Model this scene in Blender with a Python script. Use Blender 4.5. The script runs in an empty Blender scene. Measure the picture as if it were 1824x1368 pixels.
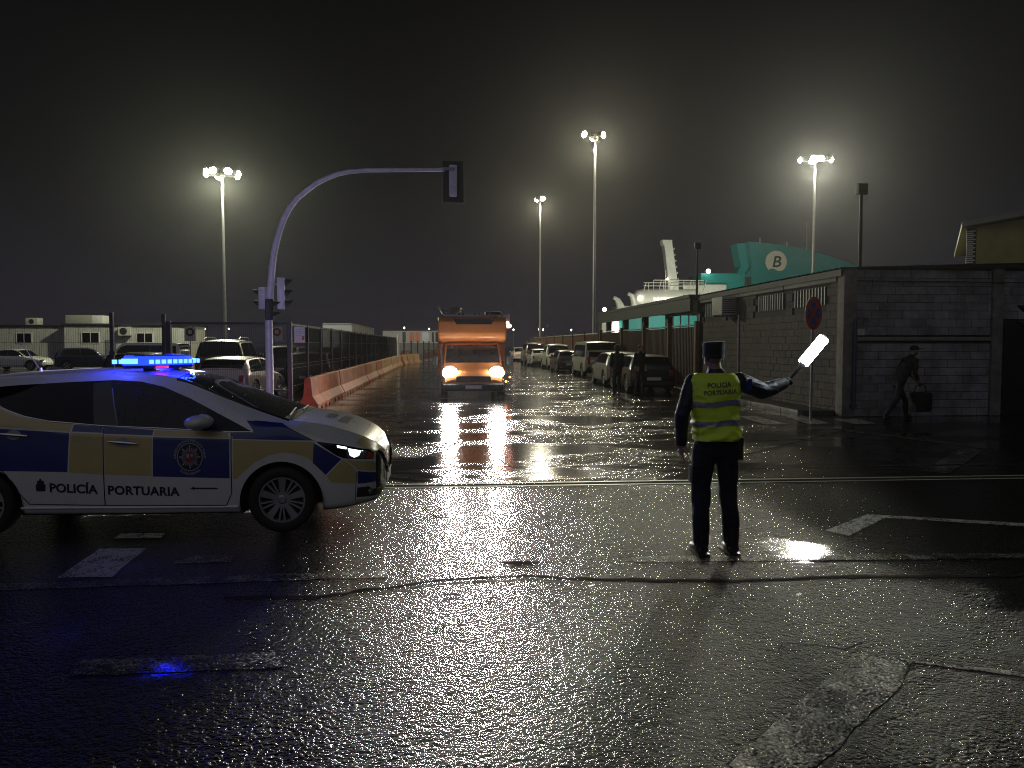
import bpy, bmesh, math, random
import numpy as np
from mathutils import Vector, Matrix, noise
from mathutils.bvhtree import BVHTree
random.seed(7)
R = math.radians
SC = bpy.context.scene
COL = SC.collection

# ------------------------------------------------------------------ camera
cd = bpy.data.cameras.new('camera'); cam = bpy.data.objects.new('camera', cd); COL.objects.link(cam)
cam.location = (0, 0, 1.78)
cam.rotation_euler = (R(90 - 2.903), 0, R(-4.94))
cd.sensor_width = 36; cd.lens = 1400 / 1824 * 36
cd.clip_start = .05; cd.clip_end = 2000
SC.camera = cam

# ------------------------------------------------------------------ sky, exposure
SKY = 1.0
w = bpy.data.worlds.new('World'); SC.world = w; w.use_nodes = True
nt = w.node_tree; nt.nodes.clear()
o_ = nt.nodes.new('ShaderNodeOutputWorld'); bg = nt.nodes.new('ShaderNodeBackground')
tc = nt.nodes.new('ShaderNodeTexCoord'); sx = nt.nodes.new('ShaderNodeSeparateXYZ'); cr = nt.nodes.new('ShaderNodeValToRGB')
nt.links.new(tc.outputs['Generated'], sx.inputs[0]); nt.links.new(sx.outputs['Z'], cr.inputs[0])
cr.color_ramp.elements[0].position = 0.0; cr.color_ramp.elements[0].color = (.0200, .0180, .0240, 1)
cr.color_ramp.elements[1].position = .5; cr.color_ramp.elements[1].color = (.0016, .0016, .0017, 1)
e = cr.color_ramp.elements.new(.2); e.color = (.0062, .0060, .0070, 1)
nt.links.new(cr.outputs[0], bg.inputs[0]); bg.inputs[1].default_value = SKY; nt.links.new(bg.outputs[0], o_.inputs[0])
# the glow of the town behind the camera: a very weak, very wide sun (overcast night)
sd = bpy.data.lights.new('town_glow', 'SUN'); sd.energy = .17; sd.angle = R(70); sd.color = (.88, .88, 1)
sun = bpy.data.objects.new('town_glow', sd); COL.objects.link(sun); sun.rotation_euler = (R(52), 0, R(-24)); sun.location = (0, -10, 30)
SC.view_settings.view_transform = 'Standard'; SC.view_settings.look = 'None'
SC.view_settings.exposure = 0; SC.view_settings.gamma = 1; SC.view_settings.use_curve_mapping = False
SC.cycles.use_denoising = True; SC.cycles.denoising_prefilter = 'NONE'; SC.cycles.filter_width = 1.1
try: SC.cycles.denoiser = 'OPENIMAGEDENOISE'; SC.cycles.denoising_input_passes = 'RGB_ALBEDO_NORMAL'
except Exception: pass
SC.cycles.max_bounces = 6; SC.cycles.diffuse_bounces = 2; SC.cycles.glossy_bounces = 4; SC.cycles.volume_bounces = 0
SC.cycles.light_sampling_threshold = 0; SC.cycles.sample_clamp_indirect = 4; SC.cycles.sample_clamp_direct = 120; SC.cycles.blur_glossy = .3
SC.cycles.caustics_reflective = False; SC.cycles.caustics_refractive = False

HAZE = .00026
MAST_W = 10000
# ------------------------------------------------------------------ materials
def newmat(name):
    m = bpy.data.materials.new(name); m.use_nodes = True
    nt = m.node_tree; b = nt.nodes['Principled BSDF']; return m, nt, b
def nodes(nt, kind, **kw):
    n = nt.nodes.new('ShaderNode' + kind)
    for k, v in kw.items():
        if k in n.inputs: n.inputs[k].default_value = v
        else: setattr(n, k, v)
    return n
def pbr(name, col, rough=.5, metal=0, var=.25, nscale=6, bump=0, bscale=40, coat=0, drops=0, spec=.5, world=False):
    m, nt, b = newmat(name); L = nt.links.new
    b.inputs['Roughness'].default_value = rough; b.inputs['Metallic'].default_value = metal
    b.inputs['Coat Weight'].default_value = coat; b.inputs['Coat Roughness'].default_value = .06
    b.inputs['Specular IOR Level'].default_value = spec
    t = nodes(nt, 'TexCoord'); n = nodes(nt, 'TexNoise', Scale=nscale, Detail=6.0, Roughness=.65)
    co = nodes(nt, 'NewGeometry').outputs['Position'] if world else t.outputs['Object']
    L(co, n.inputs['Vector'])
    r = nodes(nt, 'ValToRGB'); L(n.outputs['Fac'], r.inputs[0])
    r.color_ramp.elements[0].position = .3; r.color_ramp.elements[1].position = .7
    r.color_ramp.elements[0].color = tuple(c * (1 - var) for c in col) + (1,)
    r.color_ramp.elements[1].color = tuple(min(1, c * (1 + var * .5)) for c in col) + (1,)
    L(r.outputs[0], b.inputs['Base Color'])
    mr = nodes(nt, 'MapRange'); mr.inputs['To Min'].default_value = rough * .8; mr.inputs['To Max'].default_value = min(1, rough * 1.25)
    L(n.outputs['Fac'], mr.inputs['Value']); L(mr.outputs[0], b.inputs['Roughness'])
    last = None
    if bump:
        n2 = nodes(nt, 'TexNoise', Scale=bscale, Detail=4.0); L(co, n2.inputs['Vector'])
        bp = nodes(nt, 'Bump', Strength=bump, Distance=.01); L(n2.outputs['Fac'], bp.inputs['Height']); last = bp
    if drops:
        v = nodes(nt, 'TexVoronoi', Scale=drops, Randomness=1.0); L(t.outputs['Object'], v.inputs['Vector'])
        sp = nodes(nt, 'SeparateColor'); L(v.outputs['Color'], sp.inputs[0])
        # only some cells hold a drop: radius depends on the cell's random colour
        mrd = nodes(nt, 'MapRange'); L(sp.outputs[0], mrd.inputs['Value']); mrd.inputs['From Min'].default_value = .35; mrd.inputs['To Min'].default_value = .0; mrd.inputs['To Max'].default_value = .42
        dv = nodes(nt, 'Math', operation='SUBTRACT'); L(mrd.outputs[0], dv.inputs[0]); L(v.outputs['Distance'], dv.inputs[1])
        mx = nodes(nt, 'Math', operation='MAXIMUM'); L(dv.outputs[0], mx.inputs[0]); mx.inputs[1].default_value = 0
        pw = nodes(nt, 'Math', operation='POWER'); L(mx.outputs[0], pw.inputs[0]); pw.inputs[1].default_value = .5
        bp = nodes(nt, 'Bump', Strength=.9, Distance=.006); L(pw.outputs[0], bp.inputs['Height'])
        if last: L(last.outputs[0], bp.inputs['Normal'])
        last = bp
    if last:
        L(last.outputs[0], b.inputs['Normal']); L(last.outputs[0], b.inputs['Coat Normal'])
    return m
def glow(name, col, strength, sample=True):
    m, nt, b = newmat(name)
    b.inputs['Base Color'].default_value = (*[c * .5 for c in col], 1)
    b.inputs['Emission Color'].default_value = (*col, 1); b.inputs['Emission Strength'].default_value = strength
    if not sample: m.cycles.emission_sampling = 'NONE'
    return m

def asphalt(name='wet_asphalt', paint=None, wear=.6):
    """wet road: aggregate that glints, water standing in the hollows; with paint, a worn coat of it over the same aggregate"""
    m, nt, b = newmat(name); L = nt.links.new
    t = nodes(nt, 'TexCoord')
    mp = nodes(nt, 'Mapping'); mp.inputs['Scale'].default_value = (.30, .62, 1); L(t.outputs['Object'], mp.inputs['Vector'])
    big = nodes(nt, 'TexNoise', Scale=1.0, Detail=7.0, Roughness=.62, Distortion=.6); L(mp.outputs[0], big.inputs['Vector'])
    # more water stands farther up the road where it has pooled
    sy = nodes(nt, 'SeparateXYZ'); L(t.outputs['Object'], sy.inputs[0])
    far = nodes(nt, 'MapRange'); far.inputs['From Min'].default_value = 9.6; far.inputs['From Max'].default_value = 10.3; far.inputs['To Min'].default_value = -.10; far.inputs['To Max'].default_value = .045
    L(sy.outputs['Y'], far.inputs['Value'])
    fr2 = nodes(nt, 'MapRange'); fr2.inputs['From Min'].default_value = 14; fr2.inputs['From Max'].default_value = 26; fr2.inputs['To Max'].default_value = .07; L(sy.outputs['Y'], fr2.inputs['Value'])
    add = nodes(nt, 'Math', operation='ADD'); L(big.outputs['Fac'], add.inputs[0]); L(far.outputs[0], add.inputs[1]); ad0 = add; add = nodes(nt, 'Math', operation='ADD'); L(ad0.outputs[0], add.inputs[0]); L(fr2.outputs[0], add.inputs[1])
    pud = nodes(nt, 'MapRange', interpolation_type='SMOOTHSTEP'); pud.inputs['From Min'].default_value = .47; pud.inputs['From Max'].default_value = .60
    prev = add
    for px_, py_, pr_, pb_ in ((3.02, 6.36, .72, .32), (1.3, 8.9, .8, .15), (-1.52, 4.36, .45, .20)):     # hollows that hold water
        ds = nodes(nt, 'VectorMath', operation='DISTANCE'); L(t.outputs['Object'], ds.inputs[0]); ds.inputs[1].default_value = (px_, py_, 0)
        fo = nodes(nt, 'MapRange', interpolation_type='SMOOTHSTEP'); L(ds.outputs['Value'], fo.inputs['Value']); fo.inputs['From Max'].default_value = pr_; fo.inputs['To Min'].default_value = pb_; fo.inputs['To Max'].default_value = 0
        ad = nodes(nt, 'Math', operation='ADD'); L(prev.outputs[0], ad.inputs[0]); L(fo.outputs[0], ad.inputs[1]); prev = ad
    L(prev.outputs[0], pud.inputs['Value'])
    v = nodes(nt, 'TexVoronoi', Scale=AGG, Randomness=1.0); L(t.outputs['Object'], v.inputs['Vector'])
    fine = nodes(nt, 'TexNoise', Scale=130.0, Detail=2.0); L(t.outputs['Object'], fine.inputs['Vector'])
    mid = nodes(nt, 'TexNoise', Scale=7.0, Detail=5.0); L(t.outputs['Object'], mid.inputs['Vector'])
    h1 = nodes(nt, 'Math', operation='MULTIPLY_ADD'); L(v.outputs['Distance'], h1.inputs[0]); h1.inputs[1].default_value = -1.0
    v2 = nodes(nt, 'TexVoronoi', Scale=26.0, Randomness=1.0); L(t.outputs['Object'], v2.inputs['Vector'])
    f5 = nodes(nt, 'Math', operation='MULTIPLY'); L(fine.outputs['Fac'], f5.inputs[0]); f5.inputs[1].default_value = .5; L(f5.outputs[0], h1.inputs[2])
    h3 = nodes(nt, 'Math', operation='MULTIPLY_ADD'); L(v2.outputs['Distance'], h3.inputs[0]); h3.inputs[1].default_value = -1.0; L(h1.outputs[0], h3.inputs[2])
    h2 = nodes(nt, 'Math', operation='MULTIPLY_ADD'); L(mid.outputs['Fac'], h2.inputs[0]); h2.inputs[1].default_value = 1.4; L(h3.outputs[0], h2.inputs[2])
    st = nodes(nt, 'MapRange'); st.inputs['To Min'].default_value = AGG_ST; st.inputs['To Max'].default_value = .025; L(pud.outputs[0], st.inputs['Value'])
    bp = nodes(nt, 'Bump', Distance=.016); L(h2.outputs[0], bp.inputs['Height']); L(st.outputs[0], bp.inputs['Strength'])
    rip = nodes(nt, 'TexNoise', Scale=16.0, Detail=3.0); L(t.outputs['Object'], rip.inputs['Vector'])
    bp2 = nodes(nt, 'Bump', Distance=.01, Strength=.13); L(rip.outputs['Fac'], bp2.inputs['Height']); L(bp.outputs[0], bp2.inputs['Normal'])
    L(bp2.outputs[0], b.inputs['Normal'])
    ro = nodes(nt, 'MapRange'); ro.inputs['To Min'].default_value = .15; ro.inputs['To Max'].default_value = .115; L(pud.outputs[0], ro.inputs['Value']); L(ro.outputs[0], b.inputs['Roughness'])
    c = nodes(nt, 'ValToRGB'); L(fine.outputs['Fac'], c.inputs[0])
    c.color_ramp.elements[0].position = .35; c.color_ramp.elements[0].color = (.009, .009, .009, 1)
    c.color_ramp.elements[1].position = .75; c.color_ramp.elements[1].color = (.034, .032, .030, 1)
    mx = nodes(nt, 'Mix', data_type='RGBA', blend_type='MULTIPLY'); mx.inputs[0].default_value = .8
    L(c.outputs[0], mx.inputs['A'])
    mc = nodes(nt, 'ValToRGB'); L(mid.outputs['Fac'], mc.inputs[0]); mc.color_ramp.elements[0].position = .3; mc.color_ramp.elements[0].color = (.4, .4, .4, 1); mc.color_ramp.elements[1].position = .7
    L(mc.outputs[0], mx.inputs['B']); last = mx.outputs['Result']
    if paint:
        n = nodes(nt, 'TexNoise', Scale=5.0, Detail=8.0, Roughness=.75); L(t.outputs['Object'], n.inputs['Vector'])
        a = nodes(nt, 'Math', operation='MULTIPLY_ADD'); L(v.outputs['Distance'], a.inputs[0]); a.inputs[1].default_value = -.35; L(n.outputs['Fac'], a.inputs[2])
        r = nodes(nt, 'MapRange', interpolation_type='SMOOTHSTEP'); L(a.outputs[0], r.inputs['Value']); r.inputs['From Min'].default_value = wear - .10; r.inputs['From Max'].default_value = wear + .06
        p = nodes(nt, 'Mix', data_type='RGBA'); L(r.outputs[0], p.inputs[0]); L(last, p.inputs['A']); p.inputs['B'].default_value = (*paint, 1); last = p.outputs['Result']
    L(last, b.inputs['Base Color'])
    b.inputs['Specular IOR Level'].default_value = .5
    return m
AGG, AGG_ST = 56.0, .62
M = {}
M['asphalt'] = asphalt()
M['paint_white'] = asphalt('worn_white_road_paint', (.50, .49, .46), .27)
M['paint_faint'] = asphalt('faint_road_paint', (.20, .195, .18), .40)
M['paint_worn'] = asphalt('rubbed_white_road_paint', (.44, .43, .40), .35)
M['crack'] = pbr('crack_dark', (.004, .004, .004), .9, bump=.6, bscale=60, spec=.05)
M['steel'] = pbr('rail_steel', (.5, .5, .5), .45, .5, bump=.2)
M['kerb'] = pbr('kerb_concrete', (.16, .155, .145), .45, bump=.4, bscale=30, var=.5, world=True)
M['pave'] = pbr('pavement_concrete', (.075, .075, .07), .4, bump=.4, bscale=45)
M['white_car'] = pbr('wet_white_paint', (.78, .78, .78), .28, var=.05, coat=.8, drops=0)
M['white_wet'] = pbr('white_paint_with_raindrops', (.78, .78, .78), .28, var=.05, coat=.8, drops=40)
M['blue_vinyl'] = pbr('blue_vinyl', (.012, .026, .22), .3, var=.08, coat=.6)
M['yellow_vinyl'] = pbr('yellow_vinyl', (.64, .52, .22), .3, var=.08, coat=.6)
M['yellow_wet'] = pbr('yellow_vinyl_with_raindrops', (.64, .52, .22), .3, var=.08, coat=.6, drops=40)
M['glass_dark'] = pbr('tinted_glass', (.006, .006, .009), .05, var=.1, spec=.22)
M['glass_drops'] = pbr('windscreen_with_raindrops', (.012, .014, .014), .05, var=.1, drops=38, spec=.4)
M['black_gloss'] = pbr('black_gloss', (.010, .010, .011), .2, coat=.3)
M['black_matt'] = pbr('black_plastic', (.014, .014, .014), .55)
M['seam'] = pbr('seam_black', (.006, .006, .006), .7)
M['chrome'] = pbr('chrome', (.6, .6, .62), .15, 1)
M['rubber'] = pbr('tyre_rubber', (.016, .016, .016), .65, bump=.2, bscale=80)
M['alloy'] = pbr('alloy', (.36, .36, .38), .4, .55)
M['alloy_dark'] = pbr('alloy_dark', (.03, .03, .032), .5, .5)
M['navy_print'] = pbr('navy_print', (.012, .014, .05), .35)
M['silver_print'] = pbr('silver_print', (.42, .42, .46), .35)
M['red_print'] = pbr('red_print', (.30, .03, .05), .4)
M['lens'] = pbr('clear_lens', (.30, .31, .33), .1, .6)
M['amber'] = pbr('amber_lens', (.55, .10, .02), .2)
M['red_lens'] = pbr('red_lens', (.35, .012, .015), .15, coat=.5)
M['blue_lens'] = pbr('blue_lens', (.01, .02, .40), .12, coat=.8)
M['galv'] = pbr('galvanised_steel', (.27, .27, .28), .45, .6, bump=.1)
M['white_pole'] = pbr('white_painted_steel', (.62, .60, .66), .4, bump=.1)
M['black_metal'] = pbr('black_fence_paint', (.012, .013, .018), .4)
M['concrete'] = pbr('barrier_concrete', (.46, .26, .14), .6, bump=.5, bscale=18, var=.55, nscale=2.2, world=True)
M['concrete_redlit'] = pbr('barrier_concrete_redlit', (.50, .13, .055), .6, bump=.5, bscale=18, var=.55, nscale=2.2, world=True)  # same concrete with the red beacon light on the near barriers painted into its colour
M['pillar'] = pbr('pillar_concrete', (.22, .205, .185), .8, bump=.5, bscale=14, var=.55, nscale=2.5, world=True)
M['mortar'] = pbr('mortar', (.045, .045, .045), .9, bump=.5)
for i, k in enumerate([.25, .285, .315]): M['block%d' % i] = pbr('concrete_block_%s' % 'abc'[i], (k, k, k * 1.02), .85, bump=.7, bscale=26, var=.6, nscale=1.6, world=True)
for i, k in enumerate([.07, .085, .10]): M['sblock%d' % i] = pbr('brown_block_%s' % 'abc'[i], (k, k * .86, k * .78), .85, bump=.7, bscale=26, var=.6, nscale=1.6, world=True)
M['roof_dark'] = pbr('roof_sheet', (.022, .022, .024), .6)
M['beam'] = pbr('beam_concrete', (.26, .25, .22), .8, bump=.4)
M['door_black'] = pbr('door_black', (.010, .010, .011), .6)
M['rust_sheet'] = pbr('brown_sheet', (.085, .038, .028), .55, var=.4, nscale=3, bump=.2)
M['rust_post'] = pbr('brown_post', (.16, .085, .05), .5, var=.3)
M['pipe_light'] = pbr('pipe_light', (.40, .39, .37), .4, .3)
M['pipe_blue'] = pbr('pipe_blue', (.05, .055, .11), .5)
M['cream_wall'] = pbr('cabin_wall', (.40, .39, .36), .6, var=.25)
M['olive'] = pbr('olive_render', (.30, .27, .10), .85, var=.25, nscale=1.2)
M['ship_white'] = pbr('ship_white', (.74, .73, .62), .5, var=.15, nscale=1)
M['ship_teal'] = pbr('ship_teal', (.012, .27, .245), .5, var=.12, nscale=.6)
M['ship_blue'] = pbr('ship_blue', (.03, .20, .40), .5)
M['cream'] = pbr('logo_cream', (.80, .74, .55), .5, var=.05)
M['logo_dark'] = pbr('logo_dark', (.02, .05, .05), .5)
M['orange'] = pbr('orange_paint', (.62, .21, .055), .38, var=.12, coat=.4)
M['dash_dark'] = pbr('windscreen_dark', (.02, .016, .018), .12)
M['grey_trailer'] = pbr('trailer_grey', (.26, .26, .30), .5, var=.15)
M['orange_plastic'] = pbr('orange_plastic', (.55, .13, .06), .5)
M['sign_red'] = pbr('sign_red', (.42, .045, .03), .4)
M['sign_blue'] = pbr('sign_blue', (.02, .05, .30), .4)
M['sign_white'] = pbr('sign_white', (.62, .60, .58), .5)
M['navy_cloth'] = pbr('navy_cloth', (.010, .012, .026), .7, bump=.3, bscale=120, spec=.3)
M['navy_jacket'] = pbr('navy_jacket_wet', (.010, .014, .036), .5, bump=.5, bscale=30, spec=.4)
M['black_cloth'] = pbr('black_cloth', (.010, .010, .011), .7, bump=.3, bscale=90)
M['skin'] = pbr('skin', (.34, .19, .13), .5)
M['boot'] = pbr('boot_leather', (.012, .012, .013), .28, coat=.4)
M['vest'] = pbr('yellow_vest', (.74, 1.0, .06), .5, var=.06, bump=.25, bscale=16)
M['band'] = pbr('reflective_band', (.30, .30, .42), .35, .2)
M['vest_print'] = pbr('vest_print', (.16, .20, .12), .6)
M['hair'] = pbr('hair', (.015, .012, .010), .7)
M['lamp_on'] = glow('floodlight_lens', (1, .93, .68), 90)
M['lamp_warm'] = glow('warm_floodlight_lens', (1, .80, .45), 45)
M['head_on'] = glow('headlight_lens', (1, .97, .93), 250)
M['marker_on'] = glow('orange_marker', (1, .25, .04), 14, False)
M['beacon_on'] = glow('beacon_lens', (1, .40, .28), 12, False)
M['baton_on'] = glow('baton_tube', (.86, .96, 1), 40)
M['blue_on'] = glow('blue_beacon', (.0005, .0018, 1), 60, False)
M['blue_hot'] = glow('blue_beacon_core', (.07, .22, 1), 4.5, False)
M['red_on'] = glow('red_beacon', (1, .03, .08), .9, False)
M['drl_on'] = glow('drl', (.85, .93, 1), 3.2)
M['low_on'] = glow('distant_lamp', (1, .92, .75), 14, False)
M['tail_on'] = glow('tail_lamp', (1, .06, .04), 1.5, False)

# ------------------------------------------------------------------ mesh helpers
class MB:
    def __init__(s): s.v = []; s.f = []; s.m = []
    def add(s, vs, fs, m=0):
        b = len(s.v); s.v += [tuple(v) for v in vs]; s.f += [tuple(i + b for i in f) for f in fs]; s.m += [m] * len(fs)
    def box(s, x0, x1, y0, y1, z0, z1, m=0, bev=0):
        if bev:
            bm = bmesh.new(); bmesh.ops.create_cube(bm, size=1)
            for v in bm.verts: v.co = ((x0 + x1) / 2 + v.co.x * (x1 - x0), (y0 + y1) / 2 + v.co.y * (y1 - y0), (z0 + z1) / 2 + v.co.z * (z1 - z0))
            bmesh.ops.bevel(bm, geom=bm.edges[:], offset=bev, segments=2, affect='EDGES', profile=.6)
            bm.verts.index_update(); s.add([v.co for v in bm.verts], [[v.index for v in f.verts] for f in bm.faces], m); bm.free(); return
        s.add([(x0, y0, z0), (x1, y0, z0), (x1, y1, z0), (x0, y1, z0), (x0, y0, z1), (x1, y0, z1), (x1, y1, z1), (x0, y1, z1)],
              [(0, 3, 2, 1), (4, 5, 6, 7), (0, 1, 5, 4), (1, 2, 6, 5), (2, 3, 7, 6), (3, 0, 4, 7)], m)
    def prism(s, poly, axis, a, b, m=0):
        # poly: 2-d points in the plane across the axis; x: (y,z)  y: (x,z)  z: (x,y)
        def P(p, t): return {'x': (t, p[0], p[1]), 'y': (p[0], t, p[1]), 'z': (p[0], p[1], t)}[axis]
        n = len(poly); vs = [P(p, a) for p in poly] + [P(p, b) for p in poly]
        fs = [(i, (i + 1) % n, (i + 1) % n + n, i + n) for i in range(n)] + [tuple(range(n))[::-1], tuple(range(n, 2 * n))]
        s.add(vs, fs, m)
    def tube(s, path, rad, n=8, m=0, cap=True, flat=None):
        path = [Vector(p) for p in path]; k = len(path)
        if not hasattr(rad, '__len__'): rad = [rad] * k
        t0 = (path[1] - path[0]).normalized(); a = Vector((0, 0, 1)) if abs(t0.z) < .9 else Vector((1, 0, 0))
        u = t0.cross(a).normalized(); vs = []
        for i, p in enumerate(path):
            t = ((path[min(i + 1, k - 1)] - p).normalized() + (p - path[max(i - 1, 0)]).normalized())
            t = t.normalized() if t.length > 1e-6 else t0
            u = (u - t * u.dot(t)).normalized(); v = t.cross(u)
            for j in range(n):
                A = 2 * math.pi * j / n; vs.append(p + (u * math.cos(A) + v * math.sin(A) * (flat or 1)) * rad[i])
        fs = [(i * n + j, i * n + (j + 1) % n, (i + 1) * n + (j + 1) % n, (i + 1) * n + j) for i in range(k - 1) for j in range(n)]
        if cap: fs += [tuple(range(n))[::-1], tuple(range((k - 1) * n, k * n))]
        s.add(vs, fs, m)
    def lathe(s, prof, c, axis='z', n=24, m=0):
        # prof: (radius, height) along the axis, open profile; capped where radius is 0 only by shape
        vs = []; c = Vector(c)
        for r, h in prof:
            for j in range(n):
                A = 2 * math.pi * j / n; p = (r * math.cos(A), r * math.sin(A), h)
                if axis == 'y': p = (p[0], p[2], p[1])
                if axis == 'x': p = (p[2], p[0], p[1])
                vs.append(c + Vector(p))
        fs = [(i * n + j, i * n + (j + 1) % n, (i + 1) * n + (j + 1) % n, (i + 1) * n + j) for i in range(len(prof) - 1) for j in range(n)]
        s.add(vs, fs, m)
    def ball(s, c, r, n=12, m=0):
        rx, ry, rz = r if hasattr(r, '__len__') else (r, r, r)
        k = n // 2 + 1; b = len(s.v)
        vs = [(c[0] + rx * math.sin(math.pi * i / k) * math.cos(2 * math.pi * j / n), c[1] + ry * math.sin(math.pi * i / k) * math.sin(2 * math.pi * j / n), c[2] + rz * math.cos(math.pi * i / k)) for i in range(1, k) for j in range(n)]
        vs += [(c[0], c[1], c[2] + rz), (c[0], c[1], c[2] - rz)]
        fs = [(i * n + j, (i + 1) * n + j, (i + 1) * n + (j + 1) % n, i * n + (j + 1) % n) for i in range(k - 2) for j in range(n)]
        T_, B_ = (k - 1) * n, (k - 1) * n + 1
        fs += [(j, (j + 1) % n, T_) for j in range(n)] + [((k - 2) * n + (j + 1) % n, (k - 2) * n + j, B_) for j in range(n)]
        s.add(vs, fs, m)
    def mesh(s, name, mats, smooth=0):
        me = bpy.data.meshes.new(name); me.from_pydata(s.v, [], s.f)
        for x in (mats if isinstance(mats, (list, tuple)) else [mats]): me.materials.append(M[x] if isinstance(x, str) else x)
        me.polygons.foreach_set('material_index', s.m)
        if smooth:
            me.polygons.foreach_set('use_smooth', [True] * len(me.polygons)); me.set_sharp_from_angle(angle=R(smooth))
        me.update(); return me
def link(name, data, parent=None, loc=(0, 0, 0), rz=0, kind=None, label=None):
    o = bpy.data.objects.new(name, data); COL.objects.link(o); o.location = loc; o.rotation_euler = (0, 0, rz)
    if parent: o.parent = parent
    if kind: o['kind'] = kind
    if label: o['label'] = label
    return o
def part(name, mb, mats, parent=None, smooth=0, **kw): return link(name, mb.mesh(name, mats, smooth), parent, **kw)
def thing(name, label, cat, loc=(0, 0, 0), rz=0, group=None):
    o = link(name, None, None, loc, rz); o['label'] = label; o['category'] = cat
    if group: o['group'] = group
    return o
def tag(o, label, cat, group=None):
    o['label'] = label; o['category'] = cat
    if group: o['group'] = group
    return o
def copy_tree(o, parent=None):
    c = o.copy(); COL.objects.link(c)
    if parent: c.parent = parent
    for ch in list(o.children): copy_tree(ch, c)
    return c
def lamp(name, kind, loc, energy, col, parent=None, size=.1, spot=None, blend=.3, target=None):
    l = bpy.data.lights.new(name, kind); l.energy = energy; l.color = col
    l.shadow_soft_size = size
    if spot: l.spot_size = R(spot); l.spot_blend = blend
    o = bpy.data.objects.new(name, l); COL.objects.link(o); o.location = loc
    if target is not None: o.rotation_euler = (Vector(target) - Vector(loc)).to_track_quat('-Z', 'Y').to_euler()
    if parent: o.parent = parent
    return o
def text_mesh(s, size, shear=0, bold=0, align='LEFT', space=1.0):
    c = bpy.data.curves.new('lettering', 'FONT'); c.body = s; c.size = size; c.shear = shear; c.offset = bold; c.align_x = align; c.resolution_u = 4; c.space_character = space
    o = bpy.data.objects.new('lettering', c); COL.objects.link(o); bpy.context.view_layer.update()
    me = o.to_mesh(); vs = [tuple(v.co) for v in me.vertices]; fs = [tuple(p.vertices) for p in me.polygons]
    o.to_mesh_clear(); bpy.data.objects.remove(o); bpy.data.curves.remove(c)
    bm = bmesh.new(); q = [bm.verts.new(v) for v in vs]
    for f in fs:
        try: bm.faces.new([q[i] for i in f])
        except ValueError: pass
    bmesh.ops.triangulate(bm, faces=bm.faces[:])
    for _ in range(2):
        long = [e for e in bm.edges if e.calc_length() > size * .22]
        if long: bmesh.ops.subdivide_edges(bm, edges=long, cuts=1)
    bmesh.ops.triangulate(bm, faces=[f for f in bm.faces if len(f.verts) > 3])
    bm.verts.index_update(); vs = [tuple(v.co) for v in bm.verts]; fs = [tuple(v.index for v in f.verts) for f in bm.faces]; bm.free()
    return vs, fs

# ------------------------------------------------------------------ haze: wet air
hb = MB(); hb.box(-320, 320, -40, 620, -1.2, 27)
hm = bpy.data.materials.new('haze'); hm.use_nodes = True; hm.node_tree.nodes.clear()
ho = hm.node_tree.nodes.new('ShaderNodeOutputMaterial'); pv = hm.node_tree.nodes.new('ShaderNodeVolumePrincipled')
pv.inputs['Color'].default_value = (.92, .92, .88, 1); pv.inputs['Density'].default_value = HAZE; pv.inputs['Anisotropy'].default_value = .86
hm.node_tree.links.new(pv.outputs[0], ho.inputs['Volume'])
link('haze', hb.mesh('haze', hm), kind='stuff')

# ------------------------------------------------------------------ ground
g = MB(); g.add([(-310, -35, 0), (310, -35, 0), (310, 610, 0), (-310, 610, 0)], [(0, 1, 2, 3)])
part('ground', g, 'asphalt', kind='structure')
def sheet(name, polys, mat, z=.004, jitter=0):
    mb = MB()
    for p in polys:
        q = []
        for i in range(len(p)):
            a, b = Vector(p[i]), Vector(p[(i + 1) % len(p)]); n = max(1, int((b - a).length / .12)) if jitter else 1
            for k in range(n):
                c = a.lerp(b, k / n)
                q.append((c.x + random.uniform(-jitter, jitter), c.y + random.uniform(-jitter, jitter), z))
        mb.add(q, [tuple(range(len(q)))])
    o = part(name, mb, mat, kind='structure'); return o
def strip(a, b, w0, w1=None):
    a, b = Vector(a), Vector(b); d = (b - a).normalized(); n = Vector((-d.y, d.x)); w1 = w1 or w0
    return [tuple(a - n * w0 / 2), tuple(b - n * w1 / 2), tuple(b + n * w1 / 2), tuple(a + n * w0 / 2)]
sheet('road_dash', [[(-2.99, 7.04), (-2.94, 6.18), (-2.54, 6.17), (-2.59, 7.02)]], 'paint_white', jitter=.006)
sheet('road_dash', [[(-3.03, 7.60), (-3.02, 7.40), (-2.60, 7.40), (-2.63, 7.58)]], 'paint_white', jitter=.006)
sheet('road_dash', [[(-2.2, 6.72), (-2.2, 6.50), (-1.75, 6.52), (-1.75, 6.74)]], 'paint_faint', jitter=.006)
sheet('stop_line', [strip((-5.2, 5.92), (-.45, 6.07), .17), strip((1.55, 6.31), (6.5, 6.03), .17)], 'paint_faint', jitter=.012)
sheet('stop_line', [strip((3.0, 6.21), (6.9, 6.05), .15)], 'paint_faint', z=.008, jitter=.012)
sheet('road_dash', [[(-2.07, 4.53), (-2.02, 4.32), (-.90, 4.33), (-.98, 4.56)]], 'paint_faint', jitter=.01)
sheet('give_way_marking', [[(3.62, 7.14), (3.73, 6.92), (4.50, 7.62), (4.41, 7.80)], [(4.42, 7.79), (4.50, 7.62), (6.9, 6.60), (6.9, 6.80)]], 'paint_white', jitter=.006)
sheet('give_way_marking', [strip((4.77, 12.4), (8.2, 15.7), .3), strip((8.2, 15.75), (9.3, 12.6), .3), strip((8.9, 12.5), (6.8, 10.3), .34)], 'paint_faint', jitter=.01)
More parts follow.
